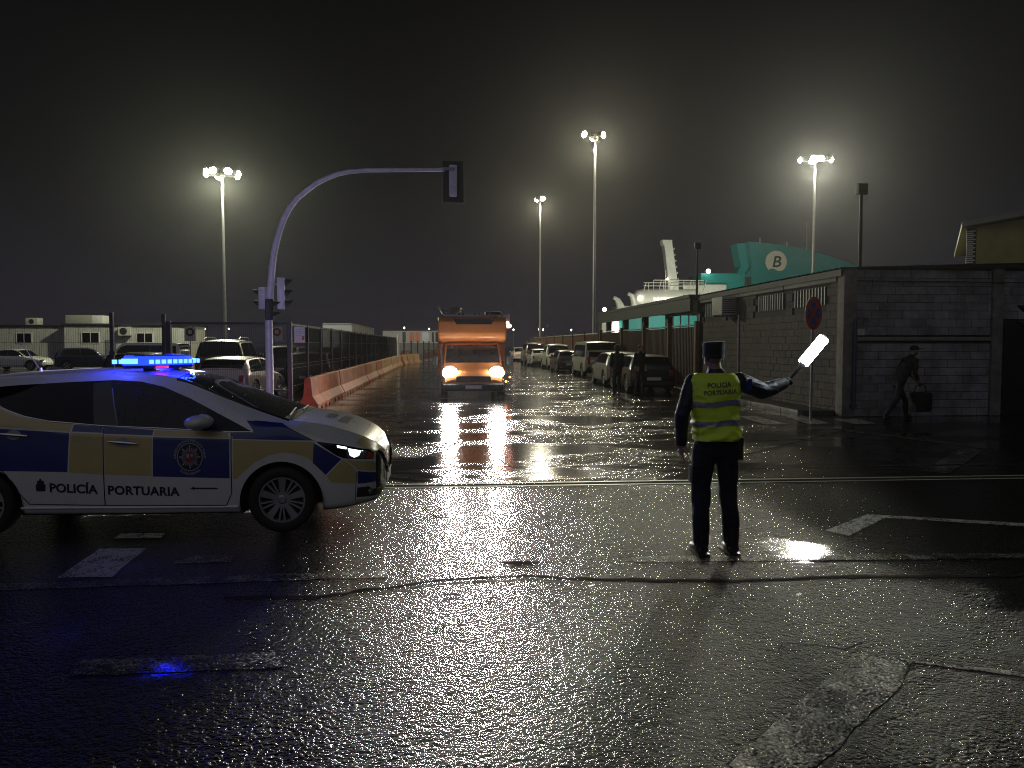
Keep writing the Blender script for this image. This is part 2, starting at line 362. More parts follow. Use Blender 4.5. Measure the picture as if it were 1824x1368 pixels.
sheet('give_way_marking', [[(.21, 2.2), (.55, 2.2), (2.34, 3.80), (2.60, 4.10), (2.40, 4.24), (2.0, 3.92)], [(2.56, 4.12), (2.34, 4.24), (3.4, 3.8), (3.5, 3.66)]], 'paint_worn', jitter=.01)
sheet('zebra_crossing', [[(7.2, 18.7), (7.1, 16.8), (7.6, 16.85), (7.7, 18.9)], [(8.4, 18.9), (8.05, 16.75), (8.6, 16.85), (8.95, 18.9)], [(9.2, 17.9), (9.1, 16.7), (9.65, 16.8), (9.8, 17.9)], [(6.2, 18.7), (6.1, 16.9), (6.6, 16.95), (6.7, 18.8)]], 'paint_white', jitter=.01)
sheet('lane_line', [strip((-1.0, 18.0), (-3.0, 64), .12), strip((3.1, 32), (4.6, 28), .1), strip((4.6, 28), (5.3, 22.5), .1), strip((5.3, 22.5), (5.15, 15.5), .1)], 'paint_faint', jitter=.01)
sheet('lane_line', [strip((4.3, 10.9), (9.5, 10.9), .07), strip((5.2, 14.0), (7.3, 14.05), .08)], 'paint_faint', jitter=.008)
# parking-bay lines right of the road
sheet('bay_line', [strip((3.4, y), (6.6, y + .3), .12) for y in (30, 34.5, 39.5, 45)], 'paint_faint', jitter=.01)
def ribbon(name, path, wid, mat, z, wob=0):
    mb = MB(); pts = []
    for i in range(len(path) - 1):
        a, b = Vector(path[i]), Vector(path[i + 1]); n = max(2, int((b - a).length / .04))
        for k in range(n): pts.append(a.lerp(b, k / n))
    vs = []
    for i, p in enumerate(pts):
        nz = noise.noise((p.x * 6, p.y * 6, wid * 50)); n2 = noise.noise((p.x * 17, 5, wid * 9))
        h = wid * (.55 + .45 * abs(n2) * 2 + .3 * nz)
        vs += [(p.x, p.y - h + nz * wob, z), (p.x, p.y + h * .8 + nz * wob, z)]
    mb.add(vs, [(2 * i, 2 * i + 2, 2 * i + 3, 2 * i + 1) for i in range(len(pts) - 1)])
    return part(name, mb, mat, kind='structure')
ribbon('crack', [(-1.55, 5.60), (-.92, 5.54), (-.38, 5.74), (.03, 5.89), (.59, 5.93), (1.29, 5.76), (2.12, 5.66), (3.01, 5.70), (3.8, 5.64), (4.7, 5.6)], .042, 'crack', .004, .03)
ribbon('crack', [(-.25, 9.1), (-.1, 8.9), (-.16, 8.75)], .012, 'crack', .004, .05)
ribbon('crack', [(1.9, 4.27), (2.0, 4.45), (2.3, 4.30), (2.5, 4.4)], .014, 'crack', .012, .04)
ribbon('crack', [(.4, 11.6), (1.2, 11.2), (2.6, 11.35), (3.6, 11.7)], .014, 'crack', .004, .05)
ribbon('crack', [(-.2, 13.6), (1.0, 13.4), (3.4, 13.8), (5.0, 13.5)], .014, 'crack', .004, .05)
for i, (x, y, r) in enumerate([(.62, 6.28, .16), (.33, 5.42, .045), (.05, 5.52, .07), (-.05, 8.1, .09)]):
    mb = MB(); n = 26
    mb.add([(x + r * (1 + .5 * noise.noise((k * .7, i * 3, 1))) * math.cos(k / n * 6.283), y + .35 * r * (1 + .6 * noise.noise((k * .9, i, 5))) * math.sin(k / n * 6.283), .004) for k in range(n)], [tuple(range(n))])
    part('pothole', mb, 'crack', kind='structure')
mb = MB()
for y0, y1, z in ((9.93, 9.99, .006), (9.72, 9.775, .006)): mb.add([(-6, y0 + .02, z), (16, y0 - .05, z), (16, y1 - .05, z), (-6, y1 + .02, z)], [(0, 1, 2, 3)])
part('crane_rail', mb, 'steel', kind='structure')
mb = MB(); mb.add([(-6, 9.80, .004), (16, 9.73, .004), (16, 9.87, .004), (-6, 9.94, .004)], [(0, 1, 2, 3)])
part('rail_slot', mb, 'crack', kind='structure')
# loose bits of litter on the wet ground
for x, y in ((1.07, 5.62), (7.0, 16.2), (-.6, 7.7), (2.5, 5.3), (-3.6, 4.8)):
    mb = MB(); mb.add([(x - .02, y - .012, .004), (x + .02, y - .010, .012), (x + .016, y + .014, .014), (x - .014, y + .012, .005)], [(0, 1, 2, 3)])
    tag(part('litter', mb, 'sign_white'), 'small pale scrap of paper on the wet asphalt', 'litter', 'scraps of litter')
# pavement and kerb along the block building
mb = MB(); mb.box(8.95, 9.74, 18.9, 49, -.02, .12); part('pavement', mb, 'pave', kind='structure')
kb = MB(); kb.box(-.075, .075, -.49, .49, -.02, .13, bev=.015); kme = kb.mesh('kerb_stone', 'kerb', 40)
kr = link('kerb', None, kind='structure')
for i in range(30): link('kerb_stone', kme, kr, (8.87 + random.uniform(-.006, .006), 19.4 + i, random.uniform(-.006, .006)))

# ------------------------------------------------------------------ loft tables for car bodies
def pch(xs, ys):
    xs = np.array(xs, float); ys = np.array(ys, float); h = np.diff(xs); d = np.diff(ys) / h; m = np.zeros_like(xs); m[0] = d[0]; m[-1] = d[-1]
    for i in range(1, len(xs) - 1):
        if d[i - 1] * d[i] > 0: m[i] = 2 * d[i - 1] * d[i] / (d[i - 1] + d[i])
    def f(x):
        i = int(np.clip(np.searchsorted(xs, x) - 1, 0, len(xs) - 2)); t = min(max((x - xs[i]) / h[i], 0), 1)
        return float((2*t**3-3*t*t+1)*ys[i] + (t**3-2*t*t+t)*h[i]*m[i] + (-2*t**3+3*t*t)*ys[i+1] + (t**3-t*t)*h[i]*m[i+1])
    return f
def T(*p): return pch([a for a, b in p], [b for a, b in p])
def catmull(P, sub):
    out = []; n = len(P)
    for i in range(n - 1):
        p0 = P[max(i - 1, 0)]; p1 = P[i]; p2 = P[i + 1]; p3 = P[min(i + 2, n - 1)]
        for k in range(sub):
            t = k / sub
            out.append(tuple(.5 * (2 * b + (c - a) * t + (2 * a - 5 * b + 4 * c - d) * t * t + (3 * b - a - 3 * c + d) * t ** 3) for a, b, c, d in zip(p0, p1, p2, p3)))
    out.append(P[-1]); return out
def car_shell(P, stations, sub=3):
    """half sections lofted along s, mirrored; face layer 'band': 0 floor 1 side 2 greenhouse 3 top 4 cap"""
    secs = []
    for s in stations:
        W, zb, zs, zt, wt, dr = (P[k](s) for k in ('W', 'zb', 'zs', 'zt', 'wt', 'dr')); ze = zt - dr; wt = min(wt, W * .95)
        zs = min(zs, ze - .012); zm = zb + .55 * (zs - zb); ws = W * .97
        hy = ws + (wt - ws) * .5 + .018 * min(1, (ze - zs) / .3)
        key = [(0, zb), (W * .80, zb), (W * .95, zb + .025), (W * .985, zb + .13), (W, zm), (W * .993, zs - .30 * (zs - zm)), (ws, zs), (hy, (zs + ze) / 2), (wt, ze), (wt * .93, ze + dr * .42), (wt * .5, zt - dr * .14), (0, zt)]
        secs.append(catmull(key, sub))
    bm = bmesh.new(); band = bm.faces.layers.int.new('band'); n = len(secs[0]); rows = []
    for s, sec in zip(stations, secs):
        a = [bm.verts.new((s, -y, z)) for y, z in sec]; b = [bm.verts.new((s, y, z)) if 0 < i < n - 1 else a[i] for i, (y, z) in enumerate(sec)]
        rows.append((a, b))
    bands = [0 if i < 2 * sub else 1 if i < 6 * sub else 2 if i < 8 * sub else 3 for i in range(n - 1)]
    for i in range(len(rows) - 1):
        for side in (0, 1):
            p, q = rows[i][side], rows[i + 1][side]
            for j in range(n - 1):
                vs = [p[j], q[j], q[j + 1], p[j + 1]]
                if side: vs.reverse()
                f = bm.faces.new(vs); f[band] = bands[j]; f.smooth = True
    for r, rev in ((rows[0], False), (rows[-1], True)):
        loop = r[0] + r[1][1:-1][::-1]
        if not rev: pass
        else: loop = loop[::-1]
        f = bm.faces.new(loop); f[band] = 4
    bmesh.ops.triangulate(bm, faces=[f for f in bm.faces if len(f.verts) > 4])
    bm.normal_update(); return bm
def cut_poly(bm, poly, ymin=.2):
    n = len(poly)
    for i in range(n):
        (x0, z0), (x1, z1) = poly[i], poly[(i + 1) % n]
        lx, hx = min(x0, x1) - .03, max(x0, x1) + .03; lz, hz = min(z0, z1) - .03, max(z0, z1) + .03
        fs = []
        for f in bm.faces:
            xs = [v.co.x for v in f.verts]
            if max(xs) < lx or min(xs) > hx: continue
            zs = [v.co.z for v in f.verts]
            if max(zs) < lz or min(zs) > hz: continue
            if max(abs(v.co.y) for v in f.verts) < ymin: continue
            fs.append(f)
        if not fs: continue
        es = {e for f in fs for e in f.edges}; vs = {v for f in fs for v in f.verts}
        bmesh.ops.bisect_plane(bm, geom=fs + list(es) + list(vs), dist=1e-5, plane_co=(x0, 0, z0), plane_no=(z1 - z0, 0, -(x1 - x0)))
def inside(p, poly):
    x, z = p; c = False; j = len(poly) - 1
    for i in range(len(poly)):
        xi, zi = poly[i]; xj, zj = poly[j]
        if (zi > z) != (zj > z) and x < (xj - xi) * (z - zi) / (zj - zi) + xi: c = not c
        j = i
    return c
def split_parts(bm, rule, parent):
    """rule(face) -> (part name, key, material) or None; parts keep the smooth normals of the whole shell"""
    bm.normal_update(); groups = {}
    for f in bm.faces:
        r = rule(f)
        if r is None: continue
        groups.setdefault((r[0], r[1]), []).append((f, r[2]))
    out = {}
    for (name, key), fl in groups.items():
        mats = []; idx = {}; vs = []; nr = []; fs = []; mi = []
        for f, m in fl:
            if m not in mats: mats.append(m)
            ids = []
            for v in f.verts:
                if v not in idx: idx[v] = len(vs); vs.append(tuple(v.co)); nr.append(tuple(v.normal))
                ids.append(idx[v])
            fs.append(ids); mi.append(mats.index(m))
        me = bpy.data.meshes.new(name); me.from_pydata(vs, [], fs)
        for m in mats: me.materials.append(M[m])
        me.polygons.foreach_set('material_index', mi); me.polygons.foreach_set('use_smooth', [True] * len(fs))
        me.update(); me.normals_split_custom_set_from_vertices(nr)
        out[(name, key)] = link(name, me, parent)
    return out
def arch(cx, cz, r, n=28): return [(cx + r * math.cos(2 * math.pi * k / n), cz + r * math.sin(2 * math.pi * k / n)) for k in range(n)]
def drape(bvh, pts, direction, start, off=.004):
    out = []
    for p in pts:
        h = bvh.ray_cast(Vector(start(p)), Vector(direction))
        if h[0] is None: out.append(Vector(start(p)) + Vector(direction) * .1)
        else:
            nn = h[1] if h[1].dot(Vector(direction)) < 0 else -h[1]
            out.append(h[0] + nn * off)
    return out
def wheel(parent, x, y, r, wdt, side, spokes=5, rim_r=None, detailed=True):
    """side -1: outer face towards -y"""
    rr = rim_r or r * .68; d = side
    w_ = link('wheel', None, parent, (x, y, r))
    mb = MB(); h = wdt / 2
    mb.lathe([(rr, -h * .9), (rr + .02, -h), (r - .03, -h), (r - .006, -h * .8), (r, -h * .4), (r, h * .4), (r - .006, h * .8), (r - .03, h), (rr + .02, h), (rr, h * .9), (rr, -h * .9)], (0, 0, 0), 'y', 40 if detailed else 20)
    part('tyre', mb, 'rubber', w_, 40)
    mb = MB(); yo = d * h * .86
    mb.lathe([(rr * .99, d * -h * .5), (rr * .985, yo * .96), (rr, yo), (rr * .93, yo), (rr * .91, yo * .8), (rr * .9, -yo * .3)], (0, 0, 0), 'y', 40 if detailed else 20, 0)
    mb.lathe([(.001, yo * .1), (rr * .92, yo * .1)], (0, 0, 0), 'y', 24, 1)
    mb.lathe([(.001, yo * .96), (.03, yo * .96), (.045, yo * .85), (.05, yo * .5)], (0, 0, 0), 'y', 16, 0)
    for k in range(spokes):
        A = 2 * math.pi * k / spokes + .3
        ca, sa = math.cos(A), math.sin(A)
        def sp(a0, w0, w1, m):
            c_, s_ = math.cos(a0), math.sin(a0)
            def q(rad, t, yy): return (rad * c_ - t * s_, yy, rad * s_ + t * c_)
            mb.add([q(.035, -w0, yo * .85), q(.035, w0, yo * .85), q(rr * .95, w1, yo * .93), q(rr * .95, -w1, yo * .93), q(.035, -w0, yo * .3), q(.035, w0, yo * .3), q(rr * .95, w1, yo * .4), q(rr * .95, -w1, yo * .4)],
                   [(0, 1, 2, 3), (0, 4, 5, 1), (1, 5, 6, 2), (2, 6, 7, 3), (3, 7, 4, 0)], m)
        sp(A, .020, .036, 0)
        if detailed: sp(A + math.pi / spokes - .13, .008, .009, 0); sp(A + math.pi / spokes + .13, .008, .009, 0)
    part('rim', mb, ['alloy', 'alloy_dark'], w_, 30)
    return w_

# ------------------------------------------------------------------ police car (local x forward, near side -y, origin under the front axle)
LEAF = dict(
W=T((-3.53,.60),(-3.45,.74),(-3.3,.82),(-3.0,.87),(-2.5,.89),(-1.5,.895),(0,.895),(.35,.885),(.55,.86),(.7,.80),(.82,.69),(.89,.55),(.93,.36)),
zb=T((-3.53,.45),(-3.4,.28),(-3,.22),(-2.35,.20),(-.4,.185),(.4,.20),(.67,.225),(.85,.25),(.93,.34)),
zs=T((-3.53,.85),(-3.3,1.0),(-2.9,1.10),(-2.45,1.10),(-2,1.03),(-1.5,.99),(-.45,.955),(-.2,.98),(0,1.0),(.15,.965),(.32,.89),(.6,.82),(.8,.76),(.93,.66)),
zt=T((-3.53,.95),(-3.45,1.15),(-3.2,1.36),(-2.9,1.477),(-2.36,1.521),(-1.7,1.542),(-1.3,1.53),(-1.02,1.494),(-.55,1.315),(.0,1.095),(.05,1.078),(.2,1.06),(.41,1.02),(.7,.915),(.85,.82),(.93,.70)),
wt=T((-3.53,.45),(-2.9,.56),(-1.5,.60),(-1.0,.61),(-.5,.66),(0,.74),(.2,.76),(.5,.72),(.7,.64),(.85,.5),(.93,.25)),
dr=T((-3.53,.05),(-1.1,.06),(-.4,.05),(0,.03),(.93,.02)))
LIV = dict(
yr=[(-2.535,1.194),(-2.396,1.136),(-2.215,1.089),(-1.868,1.045),(-1.883,.982),(-2.495,1.033)],
br=[(-2.9,1.06),(-2.495,1.013),(-1.889,.97),(-1.91,.611),(-2.9,.64)],
yrd=[(-1.875,.97),(-1.60,.955),(-1.60,.582),(-1.899,.606)],
btr=[(-1.859,1.041),(-1.602,1.023),(-1.60,.967),(-1.868,.982)],
btf=[(-1.586,1.023),(-1.15,.987),(-1.159,.939),(-1.586,.959)],
yfd=[(-1.583,.947),(-1.159,.926),(-1.168,.563),(-1.583,.582)],
bfd=[(-1.151,.924),(-.466,.899),(-.467,.532),(-1.156,.559)],
ytf=[(-1.139,.986),(-.487,.954),(-.47,.907),(-1.144,.934)],
bfe=[(-.448,.953),(-.25,.954),(-.256,.982),(-.329,1.062),(-.16,1.055),(0,1.037),(.297,.875),(-.435,.9)],
yfe=[(-.432,.891),(.301,.863),(.294,.678),(.218,.725),(.117,.757),(.016,.766),(-.108,.742),(-.232,.68),(-.334,.595),(-.403,.527),(-.434,.521)],
bdi=[(.309,.849),(.554,.694),(.41,.549),(.298,.664)],
ybu=[(.563,.687),(.631,.641),(.688,.575),(.687,.45),(.457,.475),(.421,.54)],
yst=[(.583,.688),(.836,.642),(.93,.562),(.945,.523),(.699,.583),(.646,.643)],
bbu=[(.699,.571),(.942,.508),(.886,.438),(.698,.447)],
ylo=[(.678,.295),(.934,.261),(.865,.24),(.667,.237)])
LIVM = {k: 'yellow_vinyl' if k[0] == 'y' else 'blue_vinyl' for k in LIV}
PFOG = [(.696,.411),(.793,.407),(.824,.376),(.959,.342),(.934,.292),(.684,.318)]
PHEAD = [(.318,.866),(.553,.831),(.804,.761),(.844,.724),(.836,.666),(.576,.70),(.509,.729)]
PLIT = [(.598,.797),(.783,.753),(.762,.683),(.604,.705)]
PHOT = [(.612,.792),(.73,.762),(.712,.716),(.668,.702),(.632,.724)]
PAMB = [(.788,.746),(.841,.719),(.831,.671),(.770,.682)]
PDRL = [(.512,.825),(.603,.804),(.603,.784),(.518,.804)]
PDLO = [(-2.75,1.36),(-2.613,1.383),(-2.415,1.399),(-2.019,1.422),(-1.578,1.441),(-1.333,1.426),(-1.124,1.377),(-.868,1.269),(-.566,1.115),(-.257,.962),(-.46,.964),(-1.162,1.006),(-1.595,1.028),(-1.87,1.055),(-2.083,1.075),(-2.298,1.121),(-2.449,1.174),(-2.546,1.223),(-2.75,1.31)]
PBP = [(-1.765,1.413),(-1.617,1.433),(-1.468,1.027),(-1.684,1.039)]
PTRI = [(-.701,1.19),(-.601,1.145),(-.257,.962),(-.46,.964),(-.674,.985)]
PFD = [(-1.592,1.45),(-1.1,1.38),(-.56,1.13),(-.455,.958),(-.452,.391),(-.504,.277),(-1.592,.296)]
PRD = [(-1.592,1.45),(-1.592,.296),(-2.256,.318),(-2.359,.442),(-2.441,.585),(-2.55,.70),(-2.62,1.25),(-2.5,1.42)]
PHY = [(.682,.83),(.773,.945),(.93,.82),(.95,.70),(.908,.70)]
police = thing('police_car', 'white police car with blue and yellow side blocks and a lit blue light bar', 'police car', (-1.526, 8.355, 0))
def build_police():
    st = sorted(set([round(x, 4) for x in np.concatenate([np.linspace(-3.53, -3.3, 6), np.linspace(-3.2, -1.05, 22), np.linspace(-1.02, .05, 22), np.linspace(.08, .7, 18), np.linspace(.72, .93, 18)])]))
    bm = car_shell(LEAF, st, 4); band = bm.faces.layers.int['band']
    bm2 = bm.copy(); bvh = BVHTree.FromBMesh(bm2)
    A1, A2 = arch(0, .30, .383, 40), arch(-2.70, .30, .383, 40)
    for p in [*LIV.values(), PFOG, PHEAD, PLIT, PHOT, PAMB, PDRL, PDLO, PBP, PTRI, PFD, PRD, PHY, A1, A2]: cut_poly(bm, p)
    band = bm.faces.layers.int['band']
    def rule(f):
        c = f.calc_center_median(); b = f[band]; p = (c.x, c.z); ay = abs(c.y); k = 'n' if c.y < 0 else 'f'
        if b in (0, 1) and ay > .45 and (inside(p, A1) or inside(p, A2)): return None
        if b == 4: return ('rear_panel', '', 'white_car') if c.x < 0 else ('grille', '', 'black_gloss')
        if b == 0: return ('underbody', '', 'black_matt')
        if b == 3:
            if -1.0 < c.x < .03: return ('windscreen', '', 'glass_drops')
            if -3.45 < c.x < -3.02: return ('rear_window', '', 'glass_dark')
            if c.x >= .03: return ('bonnet', '', 'yellow_wet' if inside(p, PHY) else 'white_wet')
            return ('roof', '', 'white_wet')
        if b >= 1 and c.x > .28 and inside(p, PHEAD): 
            return ('headlight', k, 'drl_on' if inside(p, PHOT) and k == 'n' else 'lens' if inside(p, PLIT) else 'amber' if inside(p, PAMB) else 'drl_on' if inside(p, PDRL) and k == 'n' else 'glass_dark')
        if c.x > .72 and ay < .62 and .36 < c.z < .74: return ('grille', '', 'black_gloss')
        if inside(p, PFOG): return ('fog_lamp_recess', k, 'black_matt')
        if b >= 1 and c.z > .94 and inside(p, PDLO):
            if inside(p, PBP): return ('window_pillar', k, 'black_gloss')
            if inside(p, PTRI): return ('mirror_base', k, 'black_matt')
            return ('side_window', k + ('F' if c.x > -1.6 else 'R'), 'glass_drops' if c.x > -1.6 else 'glass_dark')
        mat = 'white_car'
        for n_, q in LIV.items():
            if inside(p, q): mat = LIVM[n_]
        if c.x > .6 and b == 2 and inside(p, PHY): mat = 'yellow_vinyl'
        if inside(p, PFD): return ('door', k + 'F', mat)
        if inside(p, PRD): return ('door', k + 'R', mat)
        if c.x > .41 and c.z < .80 and b == 1: return ('front_bumper', '', mat)
        return ('body', '', mat)
    parts = split_parts(bm, rule, police)
    for (n_, k), o in parts.items():
        if n_ == 'door': o['label'] = 'front door with round badge' if k.endswith('F') else 'rear door'
    # tone the lit lens faces down to the lamp only
    near = lambda p: (p[0], -2.2, p[1])
    mb = MB()
    def seam(pts, w_=.0045):
        q = []
        for i in range(len(pts) - 1):
            a, b = Vector(pts[i]), Vector(pts[i + 1]); n = max(2, int((b - a).length / .05))
            q += [tuple(a.lerp(b, t / n)) for t in range(n)]
        q.append(pts[-1]); mb.tube(drape(bvh, q, (0, 1, 0), near, .0005), w_, 5)
    seam([(-1.592, 1.03), (-1.592, .296)]); seam([(-.45, .955), (-.452, .391), (-.504, .277), (-1.592, .296), (-2.256, .318), (-2.359, .442), (-2.441, .585), (-2.55, .70)])
    seam([(.305, .86), (.298, .66)], .003); seam([(.69, .56), (.67, .24)], .003); seam([(.31, .868), (.0, 1.035), (-.25, 1.06)], .003)
    part('door_seam', mb, 'seam', police, 40)['kind'] = 'stuff'
    mb = MB(); 
    for z0, z1 in (((-2.37, .30), (-.40, .262)),): pass
    q = [(-2.33 + 1.93 * t / 20, .262 + .02 * (1 - t / 20)) for t in range(21)]
    mb.tube(drape(bvh, q, (0, 1, 0), near, .004), .012, 6); part('side_skirt', mb, 'white_car', police, 40)
    mb = MB(); q = [(-2.60, 1.235), (-2.449, 1.174), (-2.298, 1.121), (-2.083, 1.075), (-1.87, 1.055), (-1.595, 1.028), (-1.162, 1.006), (-.46, .964), (-.257, .962)]
    mb.tube(drape(bvh, q, (0, 1, 0), near, .002), .006, 6); part('window_trim', mb, 'chrome', police, 40)
    mb = MB(); mb.tube(drape(bvh, [(-1.584 + .109 * t / 8, 1.365 - .332 * t / 8) for t in range(9)], (0, 1, 0), near, .001), .005, 5); part('pillar_trim', mb, 'silver_print', police, 40)
    # wheel wells, wheels
    for ax in (0, -2.70):
        mb = MB()
        n = 24; vs = []
        for y in (-.885, -.45):
            for i in range(n + 1):
                a_ = math.pi * (1.07 - 1.14 * i / n); vs.append((ax + .39 * math.cos(a_), y, .30 + .39 * math.sin(a_)))
        mb.add(vs, [(i, i + 1, n + 2 + i, n + 1 + i) for i in range(n)])
        mb.add([(ax - .45, -.45, .2), (ax + .45, -.45, .2), (ax + .45, -.45, .75), (ax - .45, -.45, .75)], [(0, 1, 2, 3)])
        part('wheel_well', mb, 'seam', police)
        for sd in (-1, 1): wheel(police, ax, sd * .775, .316, .20, sd, 5, .216)
    # door handles with their cups
    for cx, cz in ((-1.415, .877), (-2.37, .957)):
        mb = MB(); pts = drape(bvh, [(cx - .13 + .26 * t / 8, cz + .012 - .024 * t / 8) for t in range(9)], (0, 1, 0), near, .022)
        mb.tube(pts, [.006, .011, .013, .014, .014, .014, .013, .011, .006], 8, 0)
        c0 = drape(bvh, [(cx, cz)], (0, 1, 0), near, .003)[0]
        ring = drape(bvh, [(cx + .065 * math.cos(k * .3307), cz + .045 * math.sin(k * .3307)) for k in range(19)], (0, 1, 0), near, .003)
        mb.add([c0] + ring, [(0, k + 1, (k + 1) % 19 + 1) for k in range(19)], 1)
        h_ = part('door_handle', mb, ['chrome', 'silver_print'], police, 40)
    # mirror
    for sd in (-1, 1):
        mb = MB(); mb.ball((-.70, sd * 1.0, 1.065), (.085, .125, .07), 20); 
        for i, v in enumerate(mb.v):
            x, y, z = v; k = abs((x + .70) / .085); x = -.70 + (x + .70) * (1.5 if x > -.70 else 1.55); mb.v[i] = (x, y, z + (.012 if x > -.7 else 0))
        mb.box(-.76, -.66, sd * .86 - .03, sd * .94 + .03, 1.0, 1.03, 1)
        part('side_mirror', mb, ['white_car', 'black_matt'], police, 60)
    # wipers, cowl, bonnet slot
    mb = MB(); down = lambda p: (p[0], p[1], 2.2)
    q = drape(bvh, [(.03 - .05 * t / 8, -.62 + .60 * t / 8) for t in range(9)], (0, 0, -1), down, .018); mb.tube(q, .008, 6)
    q = drape(bvh, [(.04 - .03 * t / 8, .05 + .5 * t / 8) for t in range(9)], (0, 0, -1), down, .018); mb.tube(q, .008, 6)
    part('wiper', mb, 'black_matt', police, 40)
    mb = MB(); q0 = [(.055, -.72 + 1.44 * t / 20) for t in range(21)]
    a_ = drape(bvh, [(x - .05, y) for x, y in q0], (0, 0, -1), down, .004); b_ = drape(bvh, [(x + .03, y) for x, y in q0], (0, 0, -1), down, .004)
    mb.add(a_ + b_, [(i, i + 1, 22 + i, 21 + i) for i in range(20)]); part('cowl', mb, 'black_matt', police)
    # lettering on the sill
    def letters(name, s, size, x, z, slope, mat, bold=.0, **kw):
        vs, fs = text_mesh(s, size, bold=bold, **kw)
        pts = drape(bvh, [(x + v[0], z + v[1] + slope * v[0]) for v in vs], (0, 1, 0), near, .003)
        mb = MB(); mb.add(pts, fs); part(name, mb, mat, police)
    letters('lettering', 'POLICÍA', .112, -2.075, .432, -.055, 'navy_print', .0035, space=1.02)
    letters('lettering', 'PORTUARIA', .112, -1.563, .402, -.04, 'navy_print', .0035, space=1.06)
    # crown badge before the words, and the small arrow-like emblem after them
    mb = MB()
    cr = [(-.038, 0), (.038, 0), (.044, .055), (.028, .075), (.030, .095), (.010, .10), (.006, .118), (-.006, .118), (-.010, .10), (-.030, .095), (-.028, .075), (-.044, .055)]
    mb.add(drape(bvh, [(-2.150 + x, .437 + z) for x, z in cr], (0, 1, 0), near, .003), [tuple(range(len(cr)))]); part('crown_badge', mb, 'navy_print', police)
    mb = MB(); sw = [(-.13, 0), (-.105, .006), (-.10, .020), (-.085, .008), (.11, .004), (.13, -.004), (.11, -.010), (-.085, -.006), (-.10, -.016), (-.105, -.005)]
    mb.add(drape(bvh, [(-.70 + x, .443 + z) for x, z in sw], (0, 1, 0), near, .003), [tuple(range(len(sw)))]); part('emblem_strip', mb, 'navy_print', police)
    # round badge on the front door
    cx, cz = -.822, .737; mb = MB()
    def ring_(r0, r1, m, off, n=48):
        a_ = drape(bvh, [(cx + .88 * r0 * math.cos(2 * math.pi * k / n), cz + r0 * math.sin(2 * math.pi * k / n)) for k in range(n)], (0, 1, 0), near, off)
        b_ = drape(bvh, [(cx + .88 * r1 * math.cos(2 * math.pi * k / n), cz + r1 * math.sin(2 * math.pi * k / n)) for k in range(n)], (0, 1, 0), near, off)
        mb.add(a_ + b_, [(k, (k + 1) % n, n + (k + 1) % n, n + k) for k in range(n)], m)
    ring_(.001, .124, 2, .002); ring_(.122, .132, 0, .003); ring_(.001, .050, 1, .005)
    for k in range(24):
        a0 = 2 * math.pi * k / 24 + math.pi / 2; r1 = (.105 if k % 3 == 0 else .088 if k % 3 == 1 else .08); wd = .075 if k % 3 == 0 else .055
        q = [(.045, a0 - .05), (r1, a0 - wd), (r1 * 1.03, a0), (r1, a0 + wd), (.045, a0 + .05)]
        mb.add(drape(bvh, [(cx + .88 * r * math.cos(t), cz + r * math.sin(t)) for r, t in q], (0, 1, 0), near, .004), [tuple(range(5))], 0)
    for q in ([(-.03, .025), (-.005, .03), (-.008, -.012), (-.028, -.005)], [(.006, .03), (.03, .025), (.022, -.01), (.012, .005)]):
        mb.add(drape(bvh, [(cx + x, cz + z) for x, z in q], (0, 1, 0), near, .007), [(0, 1, 2, 3)], 0)
    def arc_text(s, rad, mid, span, size, flip):
        n = len(s)
        for i, ch in enumerate(s):
            if ch == ' ': continue
            t = mid + (span * ((i + .5) / n - .5)) * (1 if flip else -1)
            vs, fs = text_mesh(ch, size, bold=.0008, align='CENTER'); rot = t - math.pi / 2 + (math.pi if flip else 0)
            rr = rad
            pts = [(cx + .88 * rr * math.cos(t) + v[0] * math.cos(rot) - (v[1] - size * .35) * math.sin(rot), cz + rr * math.sin(t) + v[0] * math.sin(rot) + (v[1] - size * .35) * math.cos(rot)) for v in vs]
            mb.add(drape(bvh, pts, (0, 1, 0), near, .003), fs, 0)
    arc_text('AUTORIDAD PORTUARIA DE SANTA CRUZ DE TENERIFE', .153, math.pi / 2, 3.3, .026, False)
    arc_text('POLICÍA PORTUARIA', .156, -math.pi / 2, 1.35, .030, True)
    part('door_badge', mb, ['silver_print', 'red_print', 'navy_print'], police)
    # lettering on the bonnet, read from the front
    mb = MB()
    for s, x0 in (('POLICÍA', .36), ('PORTUARIA', .50)):
        vs, fs = text_mesh(s, .12, bold=.003, align='CENTER')
        mb.add(drape(bvh, [(x0 - v[1] + .04, v[0], 0) for v in vs], (0, 0, -1), lambda p: (p[0], p[1], 2.2), .003), fs)
    part('bonnet_lettering', mb, 'navy_print', police)
    # grille bar, fog lamp, number plate
    mb = MB(); fr = lambda p: (1.6, p[0], p[1])
    for sgn in (-1, 1):
        q = drape(bvh, [(sgn * (.52 - .30 * t / 8), .73 - .26 * t / 8) for t in range(9)], (-1, 0, 0), fr, .01); mb.tube(q, .014, 6)
    mb.tube(drape(bvh, [(-.22 + .44 * t / 8, .47) for t in range(9)], (-1, 0, 0), fr, .01), .014, 6); part('grille_trim', mb, 'chrome', police, 40)
    mb = MB(); mb.box(.925, .94, -.26, .26, .36, .47, 0, .004); part('number_plate', mb, 'sign_white', police)
    mb = MB()
    for sgn in (-1, 1): mb.ball((.80, sgn * .665, .355), (.03, .05, .035), 12)
    part('fog_lamp', mb, 'lens', police, 60)
    # roof light bar, swept V shape, and the aerial
    lb = link('light_bar', None, police, (0, 0, 0))
    mb = MB(); hot = MB(); base = MB(); cap = MB()
